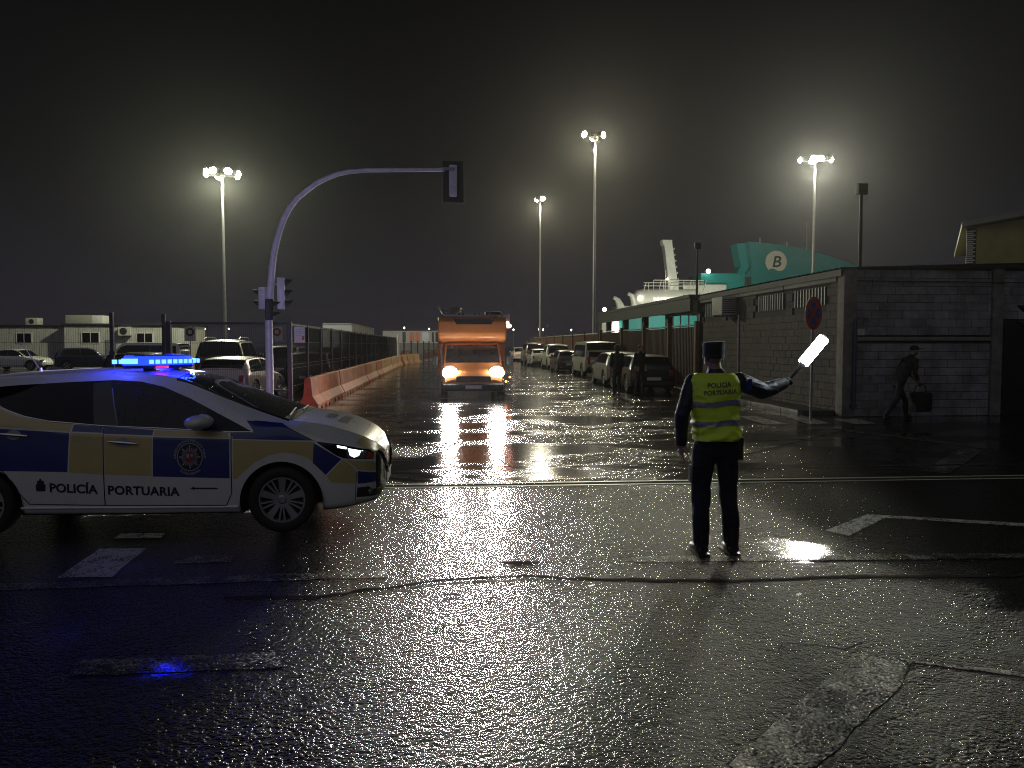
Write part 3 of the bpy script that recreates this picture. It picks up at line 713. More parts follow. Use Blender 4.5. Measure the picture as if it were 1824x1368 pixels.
    for sgn in (-1, 1):
        def P_(t, dx, z): # along the arm
            return (-1.15 - .32 * t ** 1.3 + dx * .76, sgn * .53 * t, z)
        n = 10; prof = [(-.13, 1.575), (-.14, 1.615), (-.11, 1.662), (.09, 1.662), (.13, 1.615), (.12, 1.575)]
        for dst, pr in ((mb, prof), (base, [(-.12, 1.545), (-.135, 1.575), (.125, 1.575), (.11, 1.545)]), (cap, [(-.11, 1.6625), (-.09, 1.675), (.07, 1.675), (.09, 1.6625)])):
            vs = [P_(t / n, dx * (1 if t < n else .7), z) for t in range(n + 1) for dx, z in pr]; k = len(pr)
            dst.add(vs, [(i * k + j, i * k + (j + 1) % k, (i + 1) * k + (j + 1) % k, (i + 1) * k + j) for i in range(n) for j in range(k)] + [tuple(range(n * k, n * k + k))])
        for i in range(n):
            a0, a1 = P_((i + .12) / n, 0, 0), P_((i + .88) / n, 0, 0)
            for dx in (.165, -.178):
                hot.add([(a0[0] + dx, a0[1], 1.59), (a1[0] + dx, a1[1], 1.59), (a1[0] + dx, a1[1], 1.63), (a0[0] + dx, a0[1], 1.63)], [(0, 1, 2, 3)])
        e_ = P_(1, 0, 0)
        hot.box(e_[0] - .08, e_[0] + .07, e_[1] + (-.012 if sgn < 0 else .004), e_[1] + (-.004 if sgn < 0 else .012), 1.59, 1.64)
    part('lens', mb, 'blue_on', lb, 40); part('lamp_module', hot, 'blue_hot', lb)['kind'] = 'stuff'; part('base', base, 'black_matt', lb, 40); part('top_cover', cap, 'blue_lens', lb, 40)
    mb = MB(); mb.box(-1.30, -1.18, -.40, -.34, 1.545, 1.568); part('red_lamp', mb, 'red_on', lb)
    mb = MB(); mb.box(-1.4, -1.3, -.40, -.34, 1.47, 1.55); mb.box(-1.4, -1.3, .34, .40, 1.47, 1.55); part('foot', mb, 'black_matt', lb)
    mb = MB(); mb.lathe([(.001, .04), (.02, .035), (.03, 0)], (-2.56, 0, 1.505), 'z', 12); mb.tube([(-2.56, 0, 1.52), (-2.66, 0, 1.68), (-2.74, 0, 1.80)], [.006, .004, .003], 6); part('aerial', mb, 'black_matt', police, 40)
    for dx, tg in ((-.9, (-9, 12, 2.2)), (-1.7, (-22, 6, 4.5)), (-1.2, (-5, 14, 3.5))):
        lamp('blue_beam', 'SPOT', (dx, .1, 1.72), 520, (.58, .52, 1), police, .12, 110, .9, tg)
    lamp('blue_lamp', 'POINT', (-1.55, -.64, 1.72), 5, (.03, .05, 1), police, .10)
    lamp('blue_lamp', 'SPOT', (-.90, -.25, 1.66), 26, (.05, .08, 1), police, .10, 80, .8, (3.8, -1.9, 1.1))
    lamp('red_lamp_beam', 'SPOT', (-.90, .2, 1.58), 700, (1, .16, .04), police, .04, 13, .9, (-2.1, 18.0, .45))
    lamp('headlight_beam', 'SPOT', (.86, -.62, .74), 6, (.9, .95, 1), police, .05, 100, .6, (5, -1.4, 0))
    bm.free(); bm2.free()
build_police()

# ------------------------------------------------------------------ people
def body_mesh(name, J, mats, region, vox=.009):
    """J: dict of joints; one voxel-fused continuous body; region(co)->material index"""
    mb = MB(); V = Vector
    for sec in J['torso']:
        pass
    ts = J['torso']; n = 20; vs = []
    for cx, cy, z, rx, ry in ts:
        for k in range(n):
            a = 2 * math.pi * k / n; c, s = math.cos(a), math.sin(a); e_ = .8
            vs.append((cx + rx * abs(c) ** e_ * (1 if c >= 0 else -1), cy + ry * abs(s) ** e_ * (1 if s >= 0 else -1), z))
    k_ = len(ts); mb.add(vs, [(i * n + j, i * n + (j + 1) % n, (i + 1) * n + (j + 1) % n, (i + 1) * n + j) for i in range(k_ - 1) for j in range(n)] + [tuple(range(n))[::-1], tuple(range((k_ - 1) * n, k_ * n))])
    def limb(pts, rad):
        out = []; rr = []
        P = [V(p) for p in pts]
        for i in range(len(P) - 1):
            for t in range(4):
                u = t / 4; out.append(P[i].lerp(P[i + 1], u)); rr.append(rad[i] + (rad[i + 1] - rad[i]) * u)
        out.append(P[-1]); rr.append(rad[-1]); mb.tube(out, rr, 14); mb.ball(P[0], rad[0] * .98, 12); mb.ball(P[-1], rad[-1] * .98, 12)
    for l in J['limbs']: limb(*l)
    for c, r in J['balls']: mb.ball(c, r, 14)
    def hand(w, d, up, s, curl):
        w, d, up = V(w), V(d).normalized(), V(up).normalized(); side = d.cross(up).normalized(); up = side.cross(d)
        mb.tube([w, w + d * .045 * s, w + d * .088 * s], [.030 * s, .040 * s, .038 * s], 12, flat=.5)
        mb.ball(w + d * .06 * s, .030 * s, 10)
        for i, L_ in enumerate((.075, .085, .08, .062)):
            o = w + d * .082 * s + side * ((i - 1.5) * .0195 * s); c1 = curl; a = d * math.cos(c1) - up * math.sin(c1); b = d * math.cos(2.1 * c1) - up * math.sin(2.1 * c1)
            p1 = o + a * L_ * .5 * s; mb.tube([o - d * .02, o, p1, p1 + b * L_ * .5 * s], [.0105 * s, .0105 * s, .0095 * s, .0075 * s], 8)
        th = w + d * .025 * s - side * .032 * s; mb.tube([w + d * .01, th, th + (d * .6 - side * .6 - up * .4) * .04 * s, th + (d * 1.1 - side * .55 - up * .75) * .06 * s], [.014 * s, .014 * s, .012 * s, .009 * s], 8)
    for h in J['hands']: hand(*h)
    # head: skull, jaw, nose, ears
    hc = V(J['head']); fx, fy = math.sin(J.get('turn', 0)), math.cos(J.get('turn', 0)); F = V((fx, fy, J.get('nod', 0))).normalized(); Rr = V((fy, -fx, 0))
    def hb_(r, f, u, rad): c = hc + Rr * r + F * f + V((0, 0, u)); mb.ball(c, rad, 14)
    hb_(0, -.01, .025, (.076, .092, .092)); hb_(0, .03, -.045, (.058, .062, .062)); hb_(0, .092, -.02, (.012, .016, .022)); hb_(0, .088, -.066, (.024, .010, .007))
    for sg in (-1, 1): hb_(sg * .079, -.008, -.012, (.012, .022, .033)); hb_(sg * .03, .076, .010, (.016, .010, .010))
    me = mb.mesh(name, mats); o = bpy.data.objects.new('tmp', me); COL.objects.link(o)
    md = o.modifiers.new('r', 'REMESH'); md.mode = 'VOXEL'; md.voxel_size = vox
    sm = o.modifiers.new('s', 'SMOOTH'); sm.factor = .5; sm.iterations = 2
    dg = bpy.context.evaluated_depsgraph_get(); dg.update()
    me2 = bpy.data.meshes.new_from_object(o.evaluated_get(dg)); bpy.data.objects.remove(o)
    me2.name = name; me2.materials.clear()
    for m in mats: me2.materials.append(M[m])
    n = len(me2.vertices); co = np.empty(n * 3); me2.vertices.foreach_get('co', co); no = np.empty(n * 3); me2.vertex_normals.foreach_get('vector', no)
    co = co.reshape(-1, 3); no = no.reshape(-1, 3)
    for i in range(n):           # folds of cloth
        c = Vector(co[i])
        if J['cloth'](region(c)): co[i] += no[i] * (.006 * noise.noise((c.x * 14, c.y * 14, c.z * 9)) + .004 * noise.noise((c.x * 5 + c.z * 22, c.y * 5, c.z * 26)))
    me2.vertices.foreach_set('co', co.ravel()); me2.update()
    nf = len(me2.polygons); pc = np.empty(nf * 3); me2.polygons.foreach_get('center', pc)
    me2.polygons.foreach_set('material_index', [region(Vector(c)) for c in pc.reshape(-1, 3)]); me2.polygons.foreach_set('use_smooth', [True] * nf)
    return me2
# officer, seen from behind, facing up the road; root between the feet
officer = thing('person', 'police officer in yellow vest and cap seen from behind, raising a lit baton', 'person', (2.27, 6.45, 0))
HR = (.625, .27, 1.475)
OJ = dict(torso=[(.02, .0, .84, .165, .115), (.02, 0, .93, .175, .122), (.02, 0, 1.05, .165, .115), (.02, 0, 1.2, .175, .118), (.02, 0, 1.36, .195, .12), (.02, 0, 1.46, .175, .10), (.015, .0, 1.53, .09, .075), (.01, .005, 1.57, .06, .06)],
  limbs=[([(-.075, 0, .90), (-.105, .02, .50), (-.10, -.01, .10)], [.106, .074, .062]), ([(.105, 0, .90), (.145, .025, .50), (.165, 0, .10)], [.106, .074, .062]),
         ([(-.085, 0, .52), (-.108, -.015, .33), (-.10, -.01, .10)], [.074, .074, .066]), ([(.13, .02, .52), (.153, -.01, .33), (.165, 0, .10)], [.074, .074, .066]),
         ([(-.185, 0, 1.46), (-.285, -.03, 1.19), (-.262, .06, .935)], [.072, .060, .046]), ([(.215, 0, 1.465), (.47, .11, 1.375), (.70, .22, 1.435)], [.080, .074, .052]),
         ([(.01, .005, 1.52), (.0, .01, 1.62)], [.062, .056])],
  balls=[], hands=[((-.26, .065, .93), (.04, .12, -1), (-.9, 0, 0), 1.0, .35), ((.705, .255, 1.43), (.80, .35, .42), (0, -.5, .8), 1.05, .95)],
  head=(-.005, .015, 1.672), turn=-.22, cloth=lambda r: r in (0, 1))
def oreg(c):
    if c.z > 1.575 and abs(c.x) < .13: return 2
    if c.z < .92 and c.x < -.19 and c.z < .925: return 2
    if c.x > .60 and c.z > 1.38: return 3
    if c.z > 1.0 or c.x < -.215 or c.x > .27: return 1
    return 0
me = body_mesh('body', OJ, ['navy_cloth', 'navy_jacket', 'skin', 'black_cloth'], oreg, .0075); link('body', me, officer)
def sect_shell(rows, n, e_, m=0):
    mb = MB(); vs = []
    for z, xl, xr, yb, yf in rows:
        cx, rx, cy, ry = (xl + xr) / 2, (xr - xl) / 2, (yb + yf) / 2, (yf - yb) / 2
        for k in range(n):
            a = 2 * math.pi * k / n; c, s = math.cos(a), math.sin(a)
            x = cx + rx * abs(c) ** e_ * (1 if c >= 0 else -1); y = cy + ry * abs(s) ** e_ * (1 if s >= 0 else -1)
            vs.append((x, y, z))
    k_ = len(rows); mb.add(vs, [(i * n + j, i * n + (j + 1) % n, (i + 1) * n + (j + 1) % n, (i + 1) * n + j) for i in range(k_ - 1) for j in range(n)], m); return mb
vest_tab = [(.975, -.150, .190, -.150, .145), (1.0, -.168, .208, -.156, .15), (1.05, -.172, .210, -.150, .145), (1.12, -.182, .212, -.148, .14), (1.2, -.196, .214, -.146, .14), (1.3, -.214, .216, -.148, .14), (1.4, -.226, .216, -.145, .135), (1.47, -.228, .208, -.130, .12), (1.515, -.205, .186, -.105, .10), (1.545, -.150, .135, -.080, .08)]
def vrow(z):
    zz = [r[0] for r in vest_tab]; return [float(np.interp(z, zz, [r[i] for r in vest_tab])) for i in range(1, 5)]
def wrinkle(x, y, z):
    a = noise.noise((x * 5 + z * 4, z * 9, 3.1)); b = noise.noise((x * 9 - z * 12, z * 20, 7.7)); low = max(0, 1.2 - z) * 3.4 + .55
    f = abs(noise.noise((x * 4 + z * 7, z * 5 - x * 3, 1.3)))
    g_ = 1 - abs(noise.noise((x * 3 - z * 5, z * 6 + x * 8, 9.2))) * 2
    return (.016 * a + .012 * b + .016 * f + .030 * max(0, g_ - .5)) * low - .008
def vest_shell(z0, z1, dz, off, m):
    zs_ = np.arange(z0, z1 + dz * .5, dz); n = 96; mb = sect_shell([(z, *vrow(z)) for z in zs_], n, .70)
    for i, (x, y, z) in enumerate(mb.v):
        k = wrinkle(x, y, z); nx, ny = x - .01, y * 1.6; l = math.hypot(nx, ny) or 1
        hem = .010 * noise.noise((x * 7, y * 7, 0)) if z < .99 and z0 < .98 else 0
        mb.v[i] = (x + nx / l * (k + off), y + ny / l * (k + off), z + hem)
    return mb
part('vest', vest_shell(.975, 1.545, .012, .004, 0), 'vest', officer, 80)
for z0, sl in ((1.262, .05), (1.098, .03)):
    mb = vest_shell(z0, z0 + .046, .0115, .008, 0)
    mb.v = [(x, y, z + sl * x + .006 * math.sin(x * 20)) for x, y, z in mb.v]; part('reflective_band', mb, 'band', officer, 80)
vb = vest_shell(.975, 1.545, .012, .004, 0); vbm = bmesh.new(); tv = [vbm.verts.new(v) for v in vb.v]; [vbm.faces.new([tv[i] for i in f]) for f in vb.f]; vbm.normal_update(); vbvh = BVHTree.FromBMesh(vbm)
mb = MB()
for s, z, sz, x0 in (('POLICIA', 1.425, .052, -.005), ('PORTUARIA', 1.365, .050, .005)):
    vs, fs = text_mesh(s, sz, bold=.002, align='CENTER', space=1.05); mb.add(drape(vbvh, [(x0 + v[0], z + v[1] + .06 * v[0]) for v in vs], (0, 1, 0), lambda p: (p[0], -.5, p[1]), .004), fs)
part('vest_lettering', mb, 'vest_print', officer); vbm.free()
# cap: tall soft crown, band, small peak
mb = MB(); n = 32; rows = [(.088, 1.672), (.092, 1.70), (.093, 1.715), (.095, 1.718), (.097, 1.76), (.099, 1.797), (.095, 1.811), (.05, 1.817), (.001, 1.819)]
mb.lathe([(r * .96, z) for r, z in rows], (0, 0, 0), 'z', n, 0)
mb.v = [(x * .97 - .003, y * 1.12 + .012, z + .06 * x * (1 if z > 1.7 else 0) - .012) for x, y, z in mb.v]
mb.add([(-.085 * 1 + .17 * k / 10, .095 + .065 * math.sin(math.pi * k / 10) * t, 1.672 - .012 * t) for t in (0, 1) for k in range(11)], [(k, k + 1, 12 + k, 11 + k) for k in range(10)], 0)
part('cap', mb, 'navy_cloth', officer, 50)
mb = MB(); mb.lathe([(.0925, 1.668), (.0945, 1.698)], (0, 0, 0), 'z', 32); mb.v = [(x * .97 - .003, y * 1.12 + .012, z) for x, y, z in mb.v]; part('cap_band', mb, 'black_cloth', officer, 60)
for fx, rz in ((-.10, -.15), (.165, .12)):
    mb = MB(); mb.tube([(fx, -.10, .055), (fx, -.06, .055), (fx, .06, .045), (fx + rz * .1, .15, .036), (fx + rz * .12, .185, .03)], [.035, .048, .046, .044, .028], 14, 0, flat=.85)
    mb.tube([(fx, -.03, .04), (fx, -.025, .12), (fx, -.02, .22)], [.052, .055, .062], 14, 0); mb.box(fx - .048, fx + .048, -.115, .19, 0, .022, 0, .008)
    part('boot', mb, 'boot', officer, 50)
mb = MB(); mb.box(.185, .245, -.06, .06, .84, 1.0, 0, .015); mb.box(.20, .255, -.03, .05, .80, .90, 0, .012); part('holster', mb, 'black_matt', officer, 40)
mb = MB(); mb.box(.14, .215, -.03, .09, .60, .76, 0, .02); part('trouser_pocket', mb, 'navy_cloth', officer, 40)
mb = MB(); mb.box(-.195, -.155, -.05, .08, .60, .76, 0, .018); part('trouser_pocket', mb, 'navy_cloth', officer, 40)
mb = MB(); mb.prism([(-.11, .0), (-.06, .03), (.10, .03), (.10, -.03), (-.11, -.03)], 'y', -.006, .0, 0); 
mb.v = [(.275 + x * .25, -.068 + y, 1.44 + z * 1.6) for x, y, z in mb.v]; part('sleeve_patch', mb, 'blue_vinyl', officer)
# the lit baton in the right hand
bt = thing('signal_baton', 'glowing white signal baton held up by the police officer', 'baton', (2.27 + .80, 6.45 + .30, 1.475))
ax_ = Vector((.62, -.05, .76)).normalized()
mb = MB(); mb.tube([ax_ * -.09, ax_ * .0, ax_ * .12, ax_ * .17], [.013, .014, .014, .03], 14); part('handle', mb, 'black_matt', bt, 40)
mb = MB(); mb.tube([ax_ * .172, ax_ * .178, ax_ * .460, ax_ * .465], [.044, .048, .048, .044], 20); part('light_tube', mb, 'baton_on', bt, 40)
mb = MB(); mb.tube([ax_ * .466, ax_ * .48], [.040, .034], 16); part('end_cap', mb, 'sign_white', bt, 40)

def bystander(label, loc, rz, mats, step=0, lean=0, hat=None, group=None, arms=None, h=1.0, bag=None):
    t = thing('person', label, 'person', loc, rz, group); L_ = lean
    def X(z): return L_ * max(0, z - .85)
    ar = arms or [[(-.19, X(1.42), 1.42), (-.25, X(1.2) - .02, 1.15), (-.22, X(1.0) + .1, .93)], [(.19, X(1.42), 1.42), (.25, X(1.2) - .02, 1.15), (.22, X(1.0) + .1, .93)]]
    J = dict(torso=[(0, X(z), z, rx, ry) for z, rx, ry in ((.80, .15, .11), (.92, .175, .13), (1.1, .175, .135), (1.3, .20, .14), (1.43, .18, .12), (1.5, .08, .075))],
      limbs=[([(-.085, 0, .88), (-.10, step * .28 + .05, .48), (-.10, step * .38, .09)], [.095, .066, .05]), ([(.085, 0, .88), (.10, -step * .15 + .05, .50), (.10, -step * .45, .12)], [.095, .066, .05]),
             (ar[0], [.066, .055, .04]), (ar[1], [.066, .055, .04]), ([(0, X(1.46), 1.46), (0, X(1.58) + .02, 1.58)], [.06, .055])],
      balls=[((-.10, step * .38 + .06, .05), (.048, .13, .05)), ((.10, -step * .45 + .06, .06), (.048, .13, .055))],
      hands=[(a[-1], Vector(a[-1]) - Vector(a[-2]), (0, .2, 1) if abs(a[-1][2] - a[-2][2]) < .15 else (-.9 if a[-1][0] < 0 else .9, 0, 0), 1, .4) for a in ar],
      head=(0, X(1.6) + .04, 1.625), cloth=lambda r: r in (0, 1), nod=-.3 * (1 if lean else 0))
    def reg(c):
        if c.z > 1.54 and abs(c.x) < .12: return 2
        if min((c - Vector(a[-1])).length for a in ar) < .11 and not (c.z > 1.2 and abs(c.x) < .15): return 2
        if c.z < .11: return 3
        return 1 if c.z > .88 else 0
    link('body', body_mesh('body', J, mats, reg, .014), t)
    mb = MB(); hx = X(1.6) + .03
    if hat == 'hood':
        mb.ball((0, hx - .02, 1.645), (.105, .125, .125), 16); mb.v = [(x, y - (.10 if y > hx + .05 else 0), z) for x, y, z in mb.v]; part('hood', mb, mats[1], t, 60)
    elif hat == 'cap':
        mb.ball((0, hx, 1.68), (.088, .108, .075), 16); mb.box(-.07, .07, hx + .07, hx + .20, 1.665, 1.68, 0, .005); part('cap', mb, mats[1], t, 60)
    else:
        mb.ball((0, hx - .02, 1.665), (.083, .098, .085), 16); part('hair', mb, 'hair', t, 60)
    return t
DK = ['black_cloth', 'black_cloth', 'skin', 'boot']
bystander('person in dark clothes standing beside the silver hatchback', (5.95, 26.7, 0), .3, DK, 0, .02, 'hood', h=.95)
bystander('person in black standing between the silver and the black hatchback', (6.83, 27.1, 0), -2.6, DK, .15, .03, None)
bystander('person in dark clothes and cap hurrying along the block wall, bent forward', (10.62, 17.6, 0), R(-80), DK, .9, .55, 'cap', arms=[[(-.19, .32, 1.40), (-.24, .44, 1.14), (-.20, .62, .98)], [(.19, .32, 1.40), (.27, .24, 1.12), (.22, .40, .88)]])
b = thing('bag', 'dark shoulder bag carried by the person along the block wall', 'bag', (11.06, 17.40, .20), R(-80)); mb = MB(); mb.box(-.14, .14, -.24, .24, 0, .46, 0, .07); part('bag_body', mb, 'black_cloth', b, 50)
mb = MB(); mb.tube([(0, -.18, .44), (0, -.13, .60), (0, .0, .66), (0, .13, .60), (0, .18, .44)], .014, 6); part('strap', mb, 'black_matt', b, 40)

# ------------------------------------------------------------------ traffic light on a curved mast
tl = thing('traffic_light', 'white traffic light mast with a long curved arm reaching over the road', 'traffic light', (-4.22, 19.5, 0))
P0 = [(0, .3), (0, 2.36), (.04, 3.0), (.07, 3.31), (.10, 3.65), (.15, 3.98), (.21, 4.25), (.29, 4.52), (.40, 4.80), (.54, 5.06), (.71, 5.28), (.93, 5.47), (1.16, 5.64), (1.41, 5.77), (1.68, 5.88), (1.95, 5.94), (2.4, 5.985), (3.0, 6.0), (3.6, 6.015), (4.25, 6.03)]
mb = MB(); mb.tube([(x, 0, z) for x, z in P0[:2]], [.098, .090], 16); mb.tube([(0, 0, .02), (0, 0, .3)], [.12, .10], 16); mb.box(-.2, .2, -.2, .2, 0, .02); part('pole', mb, 'white_pole', tl, 40)
mb = MB(); mb.tube([(x, 0, z) for x, z in P0[1:]], [.088 - .045 * i / 18 for i in range(19)], 14); part('arm', mb, 'white_pole', tl, 50)
def signal(parent, x, y, z, rz, h=.78, lamps=3, board=False, wd=.26, mat='white_pole'):
    s = link('signal_head', None, parent, (x, y, z), rz)    # lenses face local +y
    mb = MB(); mb.box(-wd / 2, wd / 2, -.10, .08, 0, h, 0, .03); part('housing', mb, mat, s, 40)
    for k in range(lamps):
        cz = h * (k + .5) / lamps; r = min(wd, h / lamps) * .40
        mb = MB(); vs = []; n = 12
        for y_, rr in ((.08, r), (.28, r * 1.02)):
            for i in range(n + 1): a = math.pi * (-.15 + 1.3 * i / n); vs.append((rr * math.cos(a), y_ - (.10 * (1 - math.sin(a)) if y_ > .1 else 0), cz + rr * math.sin(a)))
        mb.add(vs, [(i, i + 1, n + 2 + i, n + 1 + i) for i in range(n)]); part('visor', mb, 'black_matt', s, 40)
        mb = MB(); mb.lathe([(.001, .090), (r * .6, .087), (r * .95, .082)], (0, 0, cz), 'y', 14); part('lens', mb, 'glass_dark', s, 40)
    if board:
        mb = MB(); mb.box(-.265, .265, .085, .10, -.13, h + .13, 0, .006); part('backboard', mb, 'black_matt', s)
    return s
signal(tl, 4.46, .0, 5.38, R(0), .76, 3, True, .20)
mb = MB(); mb.box(4.2, 4.5, -.16, -.10, 6.0, 6.06, 0, .01); part('bracket', mb, 'galv', tl)
signal(tl, .31, 0, 2.62, R(-80), .76, 3, False, .24)
signal(tl, -.12, .0, 2.62, R(70), .53, 2, False, .20)
signal(tl, .06, -.16, 2.36, R(-72), .50, 2, False, .18, 'black_matt')
mb = MB(); mb.box(.05, .22, -.03, .03, 2.75, 2.79); mb.box(.05, .22, -.03, .03, 3.2, 3.24); mb.box(-.12, -.05, -.03, .03, 2.72, 2.76); part('bracket', mb, 'galv', tl)
# second signal, mostly outside the frame on the right
tl2 = thing('traffic_light', 'dark traffic light cut off by the right edge, beside the black doorway', 'traffic light', (9.32, 11.6, 0))
mb = MB(); mb.tube([(0, 0, 0), (0, 0, 2.9)], .06, 12); part('pole', mb, 'black_metal', tl2, 40); signal(tl2, -.06, 0, 1.93, R(70), .5, 2, False, .22, 'black_matt')

# ------------------------------------------------------------------ mesh fences on the left
def mesh_panel(L_, h, step=.055, z0=.12):
    mb = MB(); r = .0028
    n = int(L_ / step)
    for i in range(n + 1):
        x = i * L_ / n; mb.add([(x - r, -r, z0), (x + r, -r, z0), (x, r, z0), (x - r, -r, h), (x + r, -r, h), (x, r, h)], [(0, 1, 4, 3), (1, 2, 5, 4), (2, 0, 3, 5)])
    for z in (z0 + .02, z0 + .55, h * .5, h * .5 + .1, h * .8, h - .02): mb.box(0, L_, -.005, .005, z - .004, z + .004)
    return mb
fl = thing('mesh_fence', 'black mesh fence with a gate behind the police car, facing the crossing', 'fence', (-18.0, 20.8, 0))
pm3 = mesh_panel(3.0, 2.30).mesh('mesh_panel', 'black_metal')
for x in (0, 3.4): link('mesh_panel', pm3, fl, (x, 0, 0))
me_ = mesh_panel(3.0, 2.28).mesh('mesh_panel', 'black_metal'); link('mesh_panel', me_, fl, (6.55, 0, 0))
link('mesh_panel', mesh_panel(1.15, 2.25).mesh('mesh_panel', 'black_metal'), fl, (9.68, 0, 0))
for x, h in ((-.1, 2.4), (3.2, 2.4), (6.48, 2.4), (9.60, 2.58), (10.88, 2.54)):
    mb = MB(); mb.box(-.045, .045, -.045, .045, 0, h, 0, .008); part('post', mb, 'black_metal', fl, loc=(x, 0, 0))
mb = MB(); mb.box(-.03, .03, -.08, -.045, 1.1, 1.35); part('lock', mb, 'black_matt', fl, loc=(10.86, 0, 0)); mb = MB(); mb.box(-.07, .07, -.06, .06, 0, .1); part('hinge', mb, 'black_matt', fl, loc=(9.62, -.02, 1.5))
fg = thing('mesh_fence', 'framed black mesh fence bay left of the corner with the white notice', 'fence', (-7.0, 20.8, 0))
link('mesh_panel', mesh_panel(2.9, 2.26, .052).mesh('mesh_panel', 'black_metal'), fg, (.06, 0, 0))
mb = MB(); mb.box(0, 3.0, -.03, .03, 2.28, 2.345); part('top_rail', mb, 'black_metal', fg); mb = MB(); mb.box(0, 3.0, -.03, .03, .55, .61); part('bottom_rail', mb, 'black_metal', fg)
for x in (0, 3.02):
    mb = MB(); mb.box(-.06, .06, -.06, .06, 0, 2.36, 0, .01); part('post', mb, 'black_metal', fg, loc=(x, 0, 0))
fr_ = thing('mesh_fence', 'long black mesh fence running up the left of the road behind concrete barriers', 'fence', (-3.98, 20.87, 0), R(90))
pm = mesh_panel(2.5, 2.28, .05).mesh('mesh_panel', 'black_metal'); pb = MB(); pb.box(-.04, .04, -.04, .04, 0, 2.34); pmx = pb.mesh('post', 'black_metal'); rb = MB(); rb.box(0, 2.5, -.025, .025, 2.27, 2.32); rmx = rb.mesh('top_rail', 'black_metal')
for i in range(18):
    link('mesh_panel', pm, fr_, (i * 2.5 + .06, 0, 0)); link('post', pmx, fr_, (i * 2.5 + 2.53, 0, 0)); link('top_rail', rmx, fr_, (i * 2.5 + .05, 0, 0))
ff = thing('mesh_fence', 'distant dark fence crossing the end of the road below the white warehouse', 'fence', (-4.1, 68, 0), R(83))
pmf = mesh_panel(4, 1.9, .06).mesh('mesh_panel', 'black_metal'); pbx = MB(); pbx.box(-.06, .06, -.06, .06, 0, 2.1); pmy = pbx.mesh('post', 'black_metal')
for i in range(12): link('mesh_panel', pmf, ff, (i * 4, 0, 0)); link('post', pmy, ff, (i * 4, 0, 0))
np_ = thing('notice_board', 'white notice with a red mark on the fence corner post', 'sign', (-3.86, 20.78, 1.82), R(12))
mb = MB(); mb.box(0, .27, -.012, 0, 0, .41); part('board', mb, 'sign_white', np_)
mb = MB(); mb.add([(.19, -.014, .06), (.255, -.014, .06), (.255, -.014, .17), (.19, -.014, .17)], [(0, 1, 2, 3)], 0)
for k in range(4): mb.add([(.04, -.014, .33 - k * .05), (.04 + .15 - .02 * (k % 2), -.014, .33 - k * .05), (.19 - .02 * (k % 2), -.014, .345 - k * .05), (.04, -.014, .345 - k * .05)], [(0, 1, 2, 3)], 1)
part('print', mb, ['sign_red', 'band'], np_)

# ------------------------------------------------------------------ concrete barriers along the left
def barrier_mesh(name, L_, mat, h=.86):
    prof = [(-.27, .06), (-.27, .13), (-.13, .36), (-.085, h - .02), (-.06, h), (.06, h), (.085, h - .02), (.13, .36), (.27, .13), (.27, .06)]
    bm = bmesh.new(); A = [[bm.verts.new((x, y, z)) for x, z in prof] for y in (0, .02, L_ * .33, L_ * .66, L_ - .02, L_)]
    for k in (0, 5):
        for v in A[k]: v.co.x *= .93; v.co.z = .06 + (v.co.z - .06) * .985
    n = len(prof)
    for i in range(5):
        for j in range(n): bm.faces.new([A[i][j], A[i + 1][j], A[i + 1][(j + 1) % n], A[i][(j + 1) % n]])
    bm.faces.new(A[0]); bm.faces.new(A[-1][::-1]); bmesh.ops.recalc_face_normals(bm, faces=bm.faces[:])
    bm.verts.index_update(); mb = MB(); mb.add([v.co for v in bm.verts], [[v.index for v in f.verts] for f in bm.faces]); bm.free()
    for a, b in ((.0, .2), (.28, .46), (.54, .72), (.8, 1.0)): mb.box(-.265, .265, a * L_ + .005, b * L_ - .005, 0, .061)
    for y in (.5, L_ - .5): mb.tube([(0, y - .07, h - .01), (0, y - .05, h + .045), (0, y + .05, h + .045), (0, y + .07, h - .01)], .010, 5)
    return mb.mesh(name, mat)
ORD = ['first', 'second', 'third', 'fourth', 'fifth', 'sixth', 'seventh', 'eighth', 'ninth', 'tenth', 'eleventh', 'twelfth', 'thirteenth', 'fourteenth', 'fifteenth', 'sixteenth', 'seventeenth', 'eighteenth', 'nineteenth', 'twentieth']
bA, bB = barrier_mesh('barrier', 2.94, 'concrete'), barrier_mesh('barrier', 2.94, 'concrete_redlit')
for i in range(18):
    y = 21.7 + i * 3; x = -3.70 + random.uniform(-.03, .03) + max(0, i - 14) ** 1.5 * .16
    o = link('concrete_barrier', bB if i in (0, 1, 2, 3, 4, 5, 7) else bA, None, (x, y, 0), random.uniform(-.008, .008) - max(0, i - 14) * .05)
    tag(o, ('red-lit' if i in (0, 1, 2, 3, 4, 5, 7) else 'plain') + ' concrete barrier, ' + ORD[i] + ' of the row from the fence corner', 'barrier', 'concrete barriers below the mesh fence')
